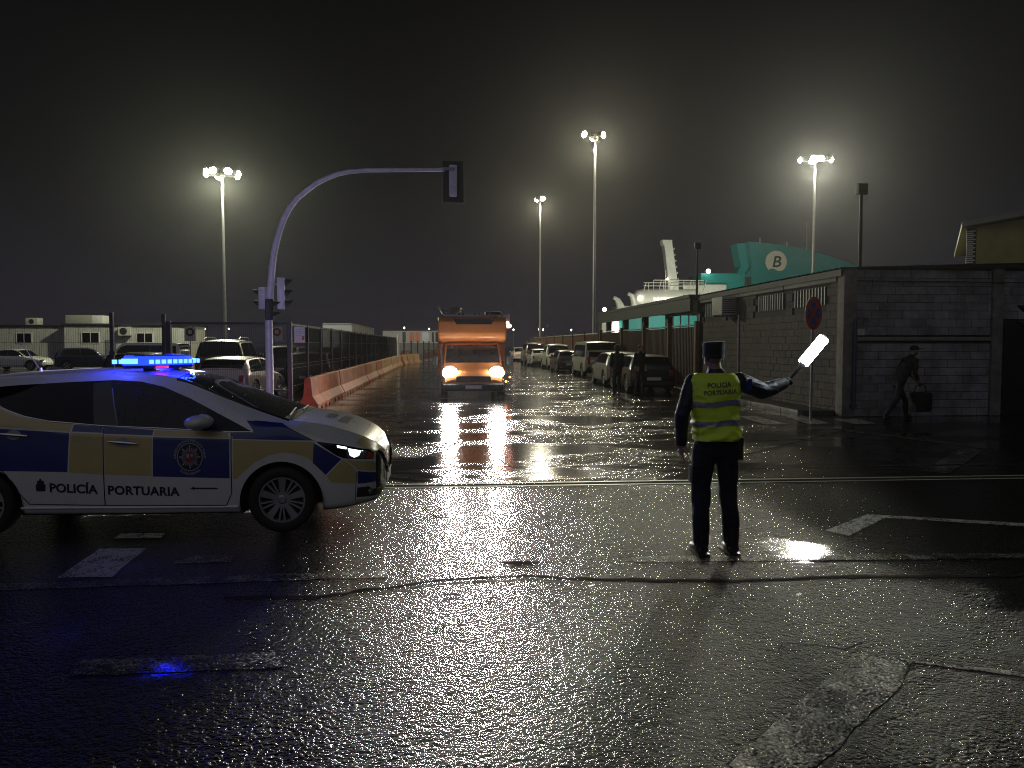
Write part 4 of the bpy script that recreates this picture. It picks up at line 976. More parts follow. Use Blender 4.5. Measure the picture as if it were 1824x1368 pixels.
# plastic barriers and a post far up the road
def plastic(loc, rz, label):
    mb = MB(); mb.box(-.75, .75, -.22, .22, 0, .5, 0, .08); mb.box(-.7, .7, -.14, .14, .48, .92, 0, .06); mb.box(-.4, -.1, -.16, .16, .55, .8, 1, .03); mb.box(.1, .4, -.16, .16, .55, .8, 1, .03)
    o = part('plastic_barrier', mb, ['orange_plastic', 'sign_white'], None, 40, loc=loc, rz=rz); tag(o, label, 'barrier')
plastic((-2.3, 118, 0), 0, 'orange plastic barrier across the far end of the road'); plastic((-.9, 118, 0), .1, 'orange plastic barrier nearest the camper at the far road end'); plastic((-5.0, 104, 0), .7, 'orange plastic barrier turned sideways past the last concrete barrier')
o = part('marker_post', (lambda b: (b.tube([(0, 0, 0), (0, 0, 2.5)], .07, 10), b)[1])(MB()), 'sign_white', None, 40, loc=(-3.55, 62, 0)); tag(o, 'thin white post standing at the end of the black fence', 'post')

# ------------------------------------------------------------------ light masts
def mast(loc, h, label, warm, heads, watts, aim=None, col=(.97, 1, .72)):
    t = thing('light_mast', label, 'light mast', loc, rz, 'tall floodlight masts')
    mb = MB(); mb.tube([(0, 0, 0), (0, 0, h * .5), (0, 0, h - .1)], [.15, .115, .08], 14); mb.box(-.4, .4, -.4, .4, 0, .05); part('pole', mb, 'galv', t, 40)
    mb = MB(); mb.lathe([(.10, h - .35), (.22, h - .25), (.22, h - .12), (.10, h)], (0, 0, 0), 'z', 14)
    for a, r, tl_ in heads: mb.tube([(0, 0, h - .18), (r * math.cos(a), r * math.sin(a), h - .1)], .04, 8)
    part('head_frame', mb, 'galv', t, 40)
    for a, r, tilt in heads:
        f = link('floodlight', None, t, (r * math.cos(a), r * math.sin(a), h + .05), a)
        b1 = MB(); b1.box(-.22, .16, -.30, .30, -.14, .16, 0, .05); b2 = MB(); b2.ball((.19, 0, -.08), (.15, .31, .24), 12)
        part('housing', b1, 'black_matt', f, 40); part('lens', b2, 'lamp_warm' if warm else 'lamp_on', f, 60)
    lamp('mast_lamp', 'SPOT', (0, -.28, h - .85), watts, col, t, .45, 179, .14, (0, 0, 0))
    if aim: lamp('flood_beam', 'SPOT', (0, -.28, h - .85), aim, (1, .98, .82), t, .45, 60, .5, (2 - loc[0], 7 - loc[1], 0))
mast((-16.7, 62, 0), 14.7, 'tall floodlight mast on the far left above the parked cars', False, [(a, 1.05, 0) for a in (-.2, .6, 1.9, 2.9, 3.7, 4.3, 5.2)], MAST_W * 1.4)
mast((31.2, 64.6, 0), 17.3, 'tall floodlight mast standing behind the block building on the right', False, [(-.25, 1.15, 0), (2.9, 1.05, 0), (4.5, .35, 0), (5.0, .5, 0), (1.4, .4, 0), (4.0, .5, 0)], MAST_W * .5, 19000)
mast((11.35, 59, 0), 17.4, 'tallest-looking floodlight mast near the brown fence with warm lamps', True, [(-.6, .45, 0), (3.4, .75, 0), (1.4, .5, 0)], MAST_W * .6, 4500, (1, .90, .58))
mast((10.4, 85, 0), 17.4, 'slim floodlight mast with one warm lamp cluster beyond the camper', True, [(-1.2, .3, 0), (2.2, .3, 0)], MAST_W * .5, 3000, (1, .88, .56))
for x, y, z in ((-57.8, 180, 5.1), (-52.8, 180, 5.1), (-47.7, 180, 5.1), (15.9, 180, 5.0), (21.8, 180, 5.1), (23.0, 182, 5.1), (29.3, 180, 5.0), (-8.7, 175, 5.3), (-3.3, 178, 5.1)):
    t = thing('street_lamp', 'tiny distant street lamp lit white on the far quay', 'street lamp', (x, y, 0), 0, 'distant street lamps')
    mb = MB(); mb.tube([(0, 0, 0), (0, 0, z)], .05, 6); part('pole', mb, 'galv', t); mb = MB(); mb.ball((0, 0, z + .05), (.14, .14, .22), 8); part('lamp_head', mb, 'low_on', t)
def dark_flood(loc, h, label, s):
    t = thing('floodlight_pole', label, 'floodlight', loc); mb = MB(); mb.tube([(0, 0, 0), (0, 0, h)], .045 * s, 10); part('pole', mb, 'black_metal', t, 40)
    mb = MB(); mb.box(-.13 * s, .13 * s, -.10 * s, .06 * s, h + .06, h + .34 * s, 0, .02); mb.box(-.03, .03, -.03, .03, h - .02, h + .08); part('housing', mb, 'black_matt', t, 40)
    mb = MB()
    for k in range(4): mb.box(-.12 * s, .12 * s, -.115 * s, -.10 * s, h + .10 + k * .06 * s, h + .115 + k * .06 * s)
    part('fin', mb, 'black_metal', t)
dark_flood((10.72, 19.6, 3.70), 1.86, 'unlit black floodlight on a pole above the corner of the block building', 1.0)
dark_flood((9.55, 29.2, 3.55), 1.75, 'unlit dark floodlight on a thin pole before the ferry deck', .9)

# ------------------------------------------------------------------ block building on the right
bd = thing('block_building', 'low dark concrete block building with louvred vents at the right of the crossing', 'building', (9.75, 18.5, 0))
mb = MB(); mb.box(.06, 7, .05, .30, 0, 3.66); mb.box(.05, .30, .30, 10.8, 0, 3.5); mb.box(6.8, 7.0, .3, 10.8, 0, 3.6); mb.box(.3, 6.8, 10.6, 10.8, 0, 3.6); part('wall', mb, 'mortar', bd)
BL, BH, G_ = .392, .190, .010
bmeshes = {}
def block(w_, mat):
    k = (round(w_, 2), mat)
    if k not in bmeshes: b = MB(); b.box(G_ / 2, k[0] - G_ / 2, 0, .05, G_ / 2, .2 - G_ / 2, 0, .006); bmeshes[k] = b.mesh('block', mat)
    return bmeshes[k]
nb = 0
for r in range(18):
    if .2 * r < 1.96 and .2 * r + .2 > 1.86: continue
    z = .2 * r; x = .30 - (.2 if r % 2 else 0)
    while x < 3.80:
        a, b_ = max(x, .30), min(x + .4, 3.80)
        if b_ - a > .06 and z + .2 < 3.65: link('block', block(b_ - a, 'block%d' % random.randrange(3)), bd, (a, random.uniform(-.004, .004), z)); nb += 1
        x += .4
    x = 4.10 - (.2 if r % 2 else 0)
    while x < 6.9 and z >= 2.39:
        a = max(x, 4.10); link('block', block(x + .4 - a, 'block%d' % random.randrange(3)), bd, (a, random.uniform(-.004, .004), z)); nb += 1; x += .4
# side wall: nearer blocks one by one, the rest joined
smb = MB(); vents = [(.9, 2.9), (3.42, 5.42), (6.95, 8.05), (8.55, 10.4)]
for r in range(17):
    z = .2 * r; y = .3 - (.2 if r % 2 else 0)
    while y < 10.7:
        a, b_ = max(y, .3), min(y + .4, 10.75); skip = False
        for v0, v1 in vents:
            if z + .2 > 2.76 and z < 3.27 and b_ > v0 and a < v1: skip = True
        if not skip and b_ - a > .06:
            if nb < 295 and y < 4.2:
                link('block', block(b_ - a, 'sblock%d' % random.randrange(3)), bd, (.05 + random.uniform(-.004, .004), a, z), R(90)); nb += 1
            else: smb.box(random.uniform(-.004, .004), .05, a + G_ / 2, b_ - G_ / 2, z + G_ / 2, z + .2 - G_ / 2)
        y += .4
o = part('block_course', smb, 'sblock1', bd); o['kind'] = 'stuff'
mb = MB(); mb.box(-.04, .29, -.05, .28, 0, 3.66, 0, .02); part('pillar', mb, 'pillar', bd, 40)
mb = MB(); mb.box(-.07, .09, 10.70, 10.95, 0, 3.4, 0, .01); part('pillar', mb, 'roof_dark', bd, 40)
mb = MB(); mb.box(3.81, 4.09, -.06, .06, 0, 3.66, 0, .02); part('pillar', mb, 'pillar', bd, 40)
mb = MB(); mb.box(.29, 3.81, -.035, .05, 1.865, 1.955, 0, .01); part('ledge', mb, 'beam', bd, 40)
mb = MB(); mb.box(4.12, 6.6, .0, .045, 0, 2.38); part('doorway', mb, 'door_black', bd)
mb = MB()
for k in range(9): mb.box(4.14, 6.58, -.012, -.002, .05 + k * .26, .28 + k * .26)
part('door_panel', mb, 'door_black', bd)
mb = MB(); n = 230
for i in range(n + 1):
    y = -.12 + 11.2 * i / n; dz = .03 * math.sin(i * 1.05)
    mb.v += [(-.14, y, 3.62 + dz), (7.4, y, 3.86 + dz)]
mb.f = [(2 * i, 2 * i + 1, 2 * i + 3, 2 * i + 2) for i in range(n)]; mb.m = [0] * n
part('roof', mb, 'roof_dark', bd)
mb = MB(); mb.box(-.10, .05, .0, 11.0, 3.53, 3.575); mb.box(-.13, -.09, -.05, 11.0, 3.44, 3.60); part('eave', mb, 'roof_dark', bd)
mb = MB(); mb.prism([(-.10, 3.64), (7.2, 3.665), (7.2, 3.84), (-.13, 3.62)], 'y', -.10, -.055); part('fascia', mb, 'roof_dark', bd)
for y0, y1 in ((.30, 3.3), (3.36, 6.75), (6.8, 10.75)):
    mb = MB(); mb.box(-.07, .05, y0, y1, 3.33, 3.49, 0, .012); part('beam', mb, 'beam', bd, 40)
for v0, v1 in vents:
    v = link('vent', None, bd, (0, v0, 2.77)); mb = MB(); mb.box(.06, .10, 0, v1 - v0, 0, .49); part('backing', mb, 'seam', v)
    sl = MB(); sl.box(-.015, .045, -.022, .022, .01, .48); sm_ = sl.mesh('slat', 'pipe_light'); sd_ = sl.mesh('slat', 'galv'); n = int((v1 - v0) / .17)
    for k in range(n): link('slat', sm_ if random.random() < .2 else sd_, v, (0, .1 + k * .17, 0))
ac = link('air_conditioner', None, bd, (-.55, 7.0, 2.74)); mb = MB(); mb.box(0, .5, 0, 1.0, .02, .62, 0, .02); part('case', mb, 'cream_wall', ac, 40)
mb = MB()
for k in range(7): mb.box(.03, .47, -.012, .0, .08 + k * .07, .11 + k * .07)
part('grille', mb, 'black_matt', ac); mb = MB(); mb.box(.0, .58, .1, .14, -.03, .02); mb.box(.0, .58, .86, .9, -.03, .02); part('bracket', mb, 'galv', ac)
mb = MB(); mb.tube([(-.03, 6.85, .12), (-.03, 6.85, 2.75)], .03, 8); part('drain_pipe', mb, 'pipe_light', bd, 40)
mb = MB(); mb.tube([(.22, -.12, .25), (.22, -.12, 2.30), (.22, -.10, 2.40)], [.045, .045, .012], 12); mb.box(.15, .29, -.16, -.05, .24, .30); part('standpipe', mb, 'pipe_blue', bd, 40)
mb = MB(); mb.box(.33, .52, -.02, -.005, 2.0, 2.15); part('plaque', mb, 'sign_white', bd)
mb = MB(); mb.tube([(.3, -.02, 3.33), (1.5, -.025, 3.31), (2.6, -.02, 3.32), (4.0, -.08, 3.30), (6.9, -.02, 3.31)], .012, 6); part('cable', mb, 'black_matt', bd)
# roof of the open canopy behind, its posts and the brown sheet fence
cn = thing('canopy', 'dark open canopy roof on posts behind the brown fence with the ferry beyond', 'canopy', (9.75, 29.5, 0))
mb = MB(); mb.box(-.4, 7, 0, 18.2, 3.55, 3.68); part('roof', mb, 'roof_dark', cn); mb = MB(); mb.box(-.36, -.24, 0, 18.2, 3.05, 3.55); part('fascia', mb, 'roof_dark', cn)
for y in (4.6, 8.8, 13.0, 17.4):
    mb = MB(); mb.box(.05, .30, -.22, .22, 0, 3.55); part('post', mb, 'roof_dark', cn, loc=(0, y, 0))
mb = MB()
for y in (.5, 1.6, 2.7, 3.8): mb.tube([(.1, y, 2.4), (.1, y, 3.0)], .03, 6)
mb.tube([(.1, .3, 3.0), (.1, 4.4, 3.0)], .035, 6); part('railing', mb, 'pipe_light', cn, 40)
bf = thing('sheet_fence', 'brown corrugated sheet fence with pale top rail along the parked cars', 'fence', (9.70, 29.35, 0), R(90))
def corr(L_, h):
    mb = MB(); n = int(L_ / .05); prof = [(0, 0), (.25, .0), (.35, 1), (.65, 1), (.75, 0)]
    xs = [(k * .2 + p * .2, q * .035) for k in range(int(L_ / .2)) for p, q in prof]; xs = [x for x in xs if x[0] < L_] + [(L_, 0)]
    mb.v = [(x, y, z) for x, y in xs for z in (.08, h)]; mb.f = [(2 * i, 2 * i + 2, 2 * i + 3, 2 * i + 1) for i in range(len(xs) - 1)]; mb.m = [0] * len(mb.f); return mb
ys = [0, 3.7, 8.0, 12.75, 18.5]
for a, b_ in zip(ys[:-1], ys[1:]):
    part('sheet_panel', corr(b_ - a, 2.45), 'rust_sheet', bf, loc=(a, 0, 0)); mb = MB(); mb.tube([(a + .15, .0, 2.52), (b_ - .15, 0, 2.52)], .035, 8); part('top_rail', mb, 'pipe_light', bf, 40)
for a in ys:
    mb = MB(); mb.box(-.09, .09, -.02, .16, 0, 2.66, 0, .01); part('post', mb, 'rust_post', bf, loc=(a, 0, 0))
bf2 = thing('sheet_fence', 'far brown sheet fence with thin posts beyond the tall mast', 'fence', (9.70, 48.4, 0), R(90))
pn = corr(5.0, 2.35).mesh('sheet_panel', 'rust_post'); po = MB(); po.box(-.06, .06, -.02, .14, 0, 2.6); pom = po.mesh('post', 'rust_post'); ra = MB(); ra.tube([(0, .05, 2.45), (5, .05, 2.45)], .045, 6); ram = ra.mesh('top_rail', 'pipe_light')
for i in range(8): link('sheet_panel', pn, bf2, (i * 5, 0, 0)); link('post', pom, bf2, (i * 5, 0, 0)); link('top_rail', ram, bf2, (i * 5, 0, 0))
# no-stopping sign
ns = thing('no_stopping_sign', 'round red and blue no-stopping sign on a thin pole before the block building', 'sign', (8.58, 17.74, 0), R(0))
mb = MB(); mb.tube([(0, 0, 0), (0, 0, 2.85)], .030, 10); part('pole', mb, 'galv', ns, 40)
mb = MB(); n = 48; rw, rh, cz = .205, .385, 2.50
face = lambda r, a, y: (rw * r * math.cos(a), y, cz + rh * r * math.sin(a))
mb.add([face(1, 2 * math.pi * k / n, -.035) for k in range(n)] + [face(1, 2 * math.pi * k / n, -.05) for k in range(n)], [(k, (k + 1) % n, n + (k + 1) % n, n + k) for k in range(n)] + [tuple(range(n, 2 * n)), tuple(range(n))[::-1]], 0)
part('sign_plate', mb, 'sign_red', ns)
mb = MB()
for q in range(4):
    c = q * math.pi / 2; pts = [face(.16, c, -.053)] + [face(.72, c + t, -.053) for t in np.linspace(-.55, .55, 10)]
    mb.add(pts, [tuple(range(len(pts)))])
part('blue_field', mb, 'sign_blue', ns)
# olive building behind
ob = thing('olive_building', 'olive gabled building showing over the block building at the top right', 'building', (27.8, 40, 0), R(-33))
mb = MB(); mb.prism([(0.45, 0), (16, 0), (16, 8.2), (8.2, 9.0), (.45, 7.98)], 'y', 0, 16); part('wall', mb, 'olive', ob)
mb = MB(); mb.prism([(-.25, 7.98), (8.2, 9.17), (16.6, 8.0), (16.6, 8.28), (8.2, 9.5), (-.25, 8.26)], 'y', -.4, 16.3); part('roof', mb, 'beam', ob)
mb = MB(); mb.box(0.0, .44, .05, .6, 0, 7.95)
for k in range(26): mb.box(-.012, .30 + .1 * (k % 2), .02, .05, 5.0 + .11 * k, 5.06 + .11 * k, 1)
part('trim', mb, ['black_matt', 'sign_white'], ob)

# ------------------------------------------------------------------ ferry behind the sheds
fe = thing('ferry', 'floodlit white and teal ferry with a big letter B on its funnel', 'ferry', (32, 150, 0))
def fp(p): return (p[0] - 32, p[1])
mb = MB(); mb.prism([fp(p) for p in ((60, 9), (59.6, 13), (58.9, 15.3), (60.2, 17.0), (59.3, 21.8), (63, 21.5), (66.9, 21.1), (71.4, 20.3), (76.1, 19.0), (82, 17.1), (88, 15.4), (88, 9))], 'y', 0, 5); part('funnel', mb, 'ship_teal', fe)
mb = MB(); mb.prism([fp(p) for p in ((58.0, 9), (57.9, 14.2), (57.3, 15.4), (58.3, 17.1), (57.3, 21.5), (59.1, 21.7), (60.0, 17.0), (58.7, 15.3), (59.4, 13), (59.8, 9))], 'y', 1.2, 4.6); part('funnel_fairing', mb, 'ship_teal', fe)
mb = MB(); n = 40; cx, cz, r = 64.9 - 32, 17.9, 2.15
ring = [(cx + r * math.cos(a), cz + r * math.sin(a)) for a in np.linspace(-math.pi / 2 + .75, 1.5 * math.pi - .75, n)]
wave = [(cx + r * math.cos(1.5 * math.pi - .75) + 2 * r * math.sin(.75) * t, cz - r * math.cos(.75) + .28 * math.sin(t * 2 * math.pi) * (1 - .2 * t)) for t in np.linspace(.08, .92, 10)]
mb.prism(ring + wave, 'y', -.06, -.01); part('logo_disc', mb, 'cream', fe)
vs, fs = text_mesh('B', 3.3, shear=.18, bold=.05, align='CENTER'); mb = MB(); mb.add([(cx + v[0], -.09, cz - 1.0 + v[1] * .92) for v in vs], fs); part('logo_letter', mb, 'logo_dark', fe)
mb = MB(); mb.box(18, 27.0, .5, 8, 9, 15.6); mb.box(18.6, 19.2, .3, .5, 14.2, 15.2); part('deck_house', mb, 'ship_teal', fe)
mb = MB(); mb.box(14, 22.6, -1, 6, 10.5, 13.3); mb.box(2, 14.2, .5, 8, 4, 9.2); part('superstructure', mb, 'ship_white', fe)
mb = MB()
prof = [(.001, 0), (1.2, .15), (1.9, .8), (2.15, 1.8), (2.2, 12.6), (1.6, 13.0)]
mb.lathe([(r_, h_ + 4.2) for r_, h_ in prof], (0, -.5, 10.3), 'x', 26); part('rounded_deck', mb, 'ship_white', fe, 50)
mb = MB(); mb.prism([fp(p) for p in ((43.3, 11.5), (45.1, 11.5), (43.6, 21.2), (43.6, 21.7), (41.7, 21.7), (41.8, 20.9), (42.1, 20.6))], 'y', -1.6, .2); part('mast', mb, 'ship_white', fe)
mb = MB()
for k in range(6): z = 14.2 + k * 1.15; x = 13.0 - (z - 11.5) * .155; mb.box(x - .05, x + .55, -1.0, -.9, z, z + .12); mb.box(x + .4, x + .55, -1.1, -.8, z, z + .32)
mb.tube([(10.6, -.8, 12), (10.6, -.8, 16)], .06, 6); part('radar_arm', mb, 'ship_white', fe)
mb = MB()
for z in (12.9, 13.5, 14.0): mb.tube([(6 if z < 13.9 else 8, -2.0, z), (17.8, -2.0, z)], .07, 6)
for k in range(13): mb.tube([(6 + k * .98, -2.0, 11.9), (6 + k * .98 + (.5 if k % 3 == 0 else 0), -2.0, 14.0 if k > 1 else 13.5)], .06, 6)
part('railing', mb, 'ship_white', fe, 40)
for x, z in ((.6, 8.6), (3.4, 9.4)):
    mb = MB(); mb.tube([(x + 1.4, -1, z - 2), (x + 1.1, -1, z + .6), (x + .6, -1, z + 1.6), (x, -1, z + 2.0), (x - .15, -1, z + 1.7)], [.9, .75, .55, .4, .25], 10); part('davit', mb, 'ship_white', fe, 50)
mb = MB(); mb.box(-1.0, 1.0, -2, 4, 0, 8.0, 0); mb.box(-2.2, -.6, -3, 0, 0, 7.2); part('bow_wall', mb, 'ship_white', fe)
mb = MB(); mb.box(1.2, 60, -2.6, 6, 0, 7.4); part('hull', mb, 'ship_teal', fe)
mb = MB(); mb.add([(12.6, -2.75, 10.2), (13.6, -2.75, 11.2), (14.2, -2.75, 11.0), (15.3, -2.75, 10.2)], [(0, 1, 2, 3)]); part('blue_mark', mb, 'ship_blue', fe)
mb = MB(); mb.box(9.2, 12.6, -2.85, -2.75, 10.25, 10.40); part('strip_light', mb, 'low_on', fe)
mb = MB()
for p_, r_ in (((19.1, -.6, 15.9), .42), ((-1.8, -3.2, 8.3), .38), ((5.0, -2.9, 10.6), .3), ((8.0, -2.8, 10.35), .14), ((8.6, -2.8, 10.35), .14), ((10.7, -1.6, 14.2), .22)): b_ = MB(); b_.ball(p_, r_, 12); part('deck_light', b_, 'low_on', fe, 60)
mb.box(.3, .9, -3.1, -2.9, 4, 6.0)
part('deck_light', mb, 'low_on', fe, 60)
for x, z in ((30.4, 21.6), (35.9, 20.9), (39.2, 20.0), (39.9, 20.0)):
    mb = MB(); mb.tube([(x, 2, z - .4), (x, 2, z + 1.1)], .09, 6); part('vent_pipe', mb, 'ship_white', fe, 40)
part('aerial', (lambda b: (b.tube([(72.6 - 32, 3, 19.5), (72.4 - 32, 3, 27.0 - .6)], [.06, .03], 5), b)[1])(MB()), 'ship_white', fe)
mb = MB(); mb.box(26.6, 27.9, -.2, .0, 13.2, 14.9); mb.tube([(27.0, -.2, 12), (27.0, -.2, 15.9)], .06, 6); mb.tube([(27.7, -.2, 12), (27.7, -.2, 16.5)], .06, 6); part('locker', mb, 'logo_dark', fe)
for p, tg, wv in (((40, 112, 3.5), (64, 150, 16), 15000), ((44, 128, 6), (42, 150, 14), 5000), ((30, 130, 5), (36, 148, 6), 2200)):
    lamp('ferry_floodlight', 'SPOT', (p[0] - 32, p[1] - 150, p[2]), wv, (.95, 1, .85), fe, .3, 90, .6, (tg[0] - 32, tg[1] - 150, tg[2]))

# ------------------------------------------------------------------ far buildings and the trailer
wh = thing('warehouse', 'long white warehouse with doors far beyond the end of the left fence', 'warehouse', (-11.5, 150, 0))
mb = MB(); mb.box(0, 18, 0, 14, 0, 4.3); part('wall', mb, 'cream_wall', wh); mb = MB(); mb.box(-.2, 18.2, -.2, 14.2, 4.302, 4.5); part('roof', mb, 'roof_dark', wh)
for k, (x0, x1, m_) in enumerate(((3.7, 4.3, 'black_matt'), (5.0, 5.9, 'orange_plastic'), (6.1, 6.9, 'orange_plastic'), (7.4, 8.7, 'galv'), (9.2, 9.6, 'black_matt'), (9.9, 10.4, 'door_black'))):
    mb = MB(); mb.box(x0, x1, -.08, -.02, 2.2, 4.05); part('door', mb, m_, wh)
lamp('warehouse_lamp', 'SPOT', (6, -22, 9), 5000, (1, .98, .85), wh, .3, 80, .8, (6, 0, 2.5))
tr = thing('box_trailer', 'grey box trailer parked beyond the black mesh fence', 'trailer', (-9.3, 70, 0))
mb = MB(); mb.box(-1.25, 1.25, 0, 22, 1.15, 3.62); part('box', mb, 'grey_trailer', tr); mb = MB()
for k in range(12): mb.box(1.251, 1.275, k * 2.0, k * 2.0 + .07, 1.15, 3.62)
mb.box(1.251, 1.29, 0, 22, 3.52, 3.62); mb.box(-1.25, 1.25, -.03, 0, 3.5, 3.62); part('frame_rib', mb, 'galv', tr)
for y in (2, 3.4, 18, 19.4):
    mb = MB(); mb.lathe([(.001, -.15), (.5, -.15), (.5, .15), (.001, .15)], (1.0, y, .5), 'x', 16); mb.lathe([(.001, -.15), (.5, -.15), (.5, .15), (.001, .15)], (-1.0, y, .5), 'x', 16); part('wheel', mb, 'rubber', tr, 40)
def cabin(name, loc, sx, sy, h, label, parts_):
    t = thing(name, label, 'cabin', loc); mb = MB(); mb.box(0, sx, 0, sy, 0, h); part('wall', mb, 'cream_wall', t)
    mb = MB(); mb.box(-.15, sx + .15, -.2, sy, h + .002, h + .14); part('roof', mb, 'roof_dark', t)
    for k in range(int(sx / 1.2)):
        mb = MB(); mb.box(k * 1.2 + .02, k * 1.2 + 1.17, -.03, -.003, .1, h - .05, 0, .008); part('panel', mb, 'cream_wall', t)
    for kind, x, z, w_, hh in parts_:
        f = link(kind, None, t, (x, -.035, z))
        if kind == 'window':
            mb = MB(); mb.box(-.06, w_ + .06, -.05, 0, -.06, hh + .06); part('frame', mb, 'sign_white', f)
            for q in (0, 1): mb = MB(); mb.box(q * w_ / 2 + .03, (q + 1) * w_ / 2 - .03, -.06, -.051, 0, hh); part('pane', mb, 'glass_dark', f)
        elif kind == 'door':
            mb = MB(); mb.box(0, w_, -.05, 0, 0, hh); part('leaf', mb, 'galv', f)
        else:
            mb = MB(); mb.box(0, w_, -.45, 0, 0, hh, 0, .03); part('case', mb, 'cream_wall', f); mb = MB(); mb.lathe([(.001, -.46), (hh * .4, -.46)], (w_ * .45, 0, hh / 2), 'y', 16); part('fan', mb, 'black_matt', f)
    return t
cabin('site_cabin', (-32.2, 70, 0), 10.2, 5, 3.4, 'white site cabin with two windows behind the left car park', [('window', 1.5, 1.9, 1.4, .85), ('window', 6.0, 1.9, 1.3, .8), ('air_conditioner', 4.6, 2.5, 1.0, .75), ('door', 3.4, .05, .9, 2.1)])
cabin('site_cabin', (-45.5, 71, 0), 13.0, 5, 3.3, 'white site cabin at the far left edge behind the pale saloon car', [('window', 9.0, 1.9, 1.2, .8), ('door', 6.6, .05, .9, 2.1)])
t = thing('roof_unit', 'boxy grey roof unit with a pale end on top of the site cabin', 'roof unit', (-32.6, 71.2, 3.55)); mb = MB(); mb.box(0, 2.2, 0, 1.6, 0, .75, 0, .03); part('case', mb, 'beam', t, 40); mb = MB(); mb.box(2.21, 3.1, 0, 1.6, 0, .72, 0, .03); part('grille', mb, 'sign_white', t, 40)
t = thing('roof_unit', 'small roof unit on top of the far left site cabin', 'roof unit', (-36.3, 72, 3.45)); mb = MB(); mb.box(0, 1.0, 0, 1.0, 0, .62, 0, .03); part('case', mb, 'cream_wall', t, 40); mb = MB(); mb.lathe([(.001, -.01), (.22, -.01)], (.5, 0, .3), 'y', 14); part('fan', mb, 'black_matt', t)
for loc, red, label in (((-9.2, 44.5, 0), True, 'small red and white sign on a post among the cars behind the fence'), ((-14.0, 45, 0), False, 'small square white sign with a dark disc among the cars left of the pole')):
    t = thing('parking_sign', label, 'sign', loc); mb = MB(); mb.tube([(0, 0, 0), (0, 0, 2.6)], .03, 8); part('pole', mb, 'galv', t); mb = MB()
    mb.box(-.3, .3, -.05, -.035, 1.95, 2.75); part('sign_plate', mb, 'sign_white', t); mb = MB(); mb.lathe([(.001, -.056), (.23, -.056)], (0, 0, 2.45), 'y', 20, 0); mb.lathe([(.001, -.060), (.12, -.060)], (0, 0, 2.45), 'y', 16, 1); part('sign_disc', mb, ['sign_red' if red else 'black_matt', 'sign_white'], t)

# ------------------------------------------------------------------ other vehicles: one loft recipe, profile per body kind (fractions of length, height, width)
PROF = dict(
 hatch=dict(zt=((0,.60),(.012,.70),(.03,.78),(.085,.93),(.16,.975),(.35,1),(.50,.985),(.57,.94),(.72,.665),(.80,.625),(.92,.55),(.97,.48),(1,.40)), zs=((0,.52),(.03,.62),(.12,.645),(.3,.63),(.7,.60),(.9,.50),(1,.36)), ws=(.57,.72), rw=(.024,.10), dlo=((.09,.665),(.13,.90),(.22,.93),(.45,.945),(.55,.90),(.685,.66)), pil=(.375,.39), ax=(.185,.80)),
 sedan=dict(zt=((0,.52),(.012,.63),(.03,.68),(.13,.70),(.26,.92),(.34,.985),(.45,1),(.55,.985),(.60,.94),(.74,.66),(.80,.63),(.92,.56),(.97,.48),(1,.40)), zs=((0,.50),(.03,.61),(.13,.64),(.3,.63),(.7,.60),(.9,.50),(1,.36)), ws=(.60,.74), rw=(.14,.28), dlo=((.19,.67),(.29,.90),(.40,.94),(.52,.94),(.60,.87),(.70,.66)), pil=(.43,.445), ax=(.20,.80)),
 suv=dict(zt=((0,.55),(.006,.66),(.02,.85),(.05,.955),(.12,.985),(.4,1),(.55,.985),(.60,.94),(.71,.66),(.8,.63),(.94,.58),(.98,.50),(1,.40)), zs=((0,.50),(.02,.60),(.1,.63),(.7,.61),(.92,.54),(1,.36)), ws=(.60,.71), rw=(.007,.045), dlo=((.05,.66),(.07,.90),(.20,.925),(.5,.93),(.59,.88),(.68,.65)), pil=(.36,.375), ax=(.19,.81)),
 van=dict(zt=((0,.50),(.003,.72),(.010,.90),(.028,.965),(.07,.988),(.4,1),(.65,.985),(.73,.94),(.86,.60),(.92,.54),(.97,.45),(1,.34)), zs=((0,.45),(.012,.52),(.1,.54),(.8,.54),(.93,.46),(1,.30)), ws=(.73,.86), rw=(.004,.024), dlo=((.035,.56),(.05,.885),(.3,.90),(.68,.90),(.74,.84),(.83,.56)), pil=(.36,.38), ax=(.19,.81)),
 pickup=dict(zt=((0,.50),(.006,.56),(.02,.585),(.33,.585),(.345,.63),(.37,.93),(.41,.985),(.5,1),(.60,.975),(.64,.93),(.74,.65),(.82,.62),(.94,.57),(.98,.48),(1,.40)), zs=((0,.46),(.02,.55),(.33,.56),(.4,.61),(.7,.60),(.92,.52),(1,.36)), ws=(.64,.74), rw=(.347,.37), dlo=((.385,.66),(.40,.90),(.5,.94),(.60,.92),(.71,.65)), pil=(.50,.515), ax=(.20,.80)))
CM = {}
def carpaint(name, col):
    if name not in CM: M['car_' + name] = pbr('car_paint_' + name, col, .3, .2, var=.05, coat=.7); CM[name] = 'car_' + name
    return CM[name]
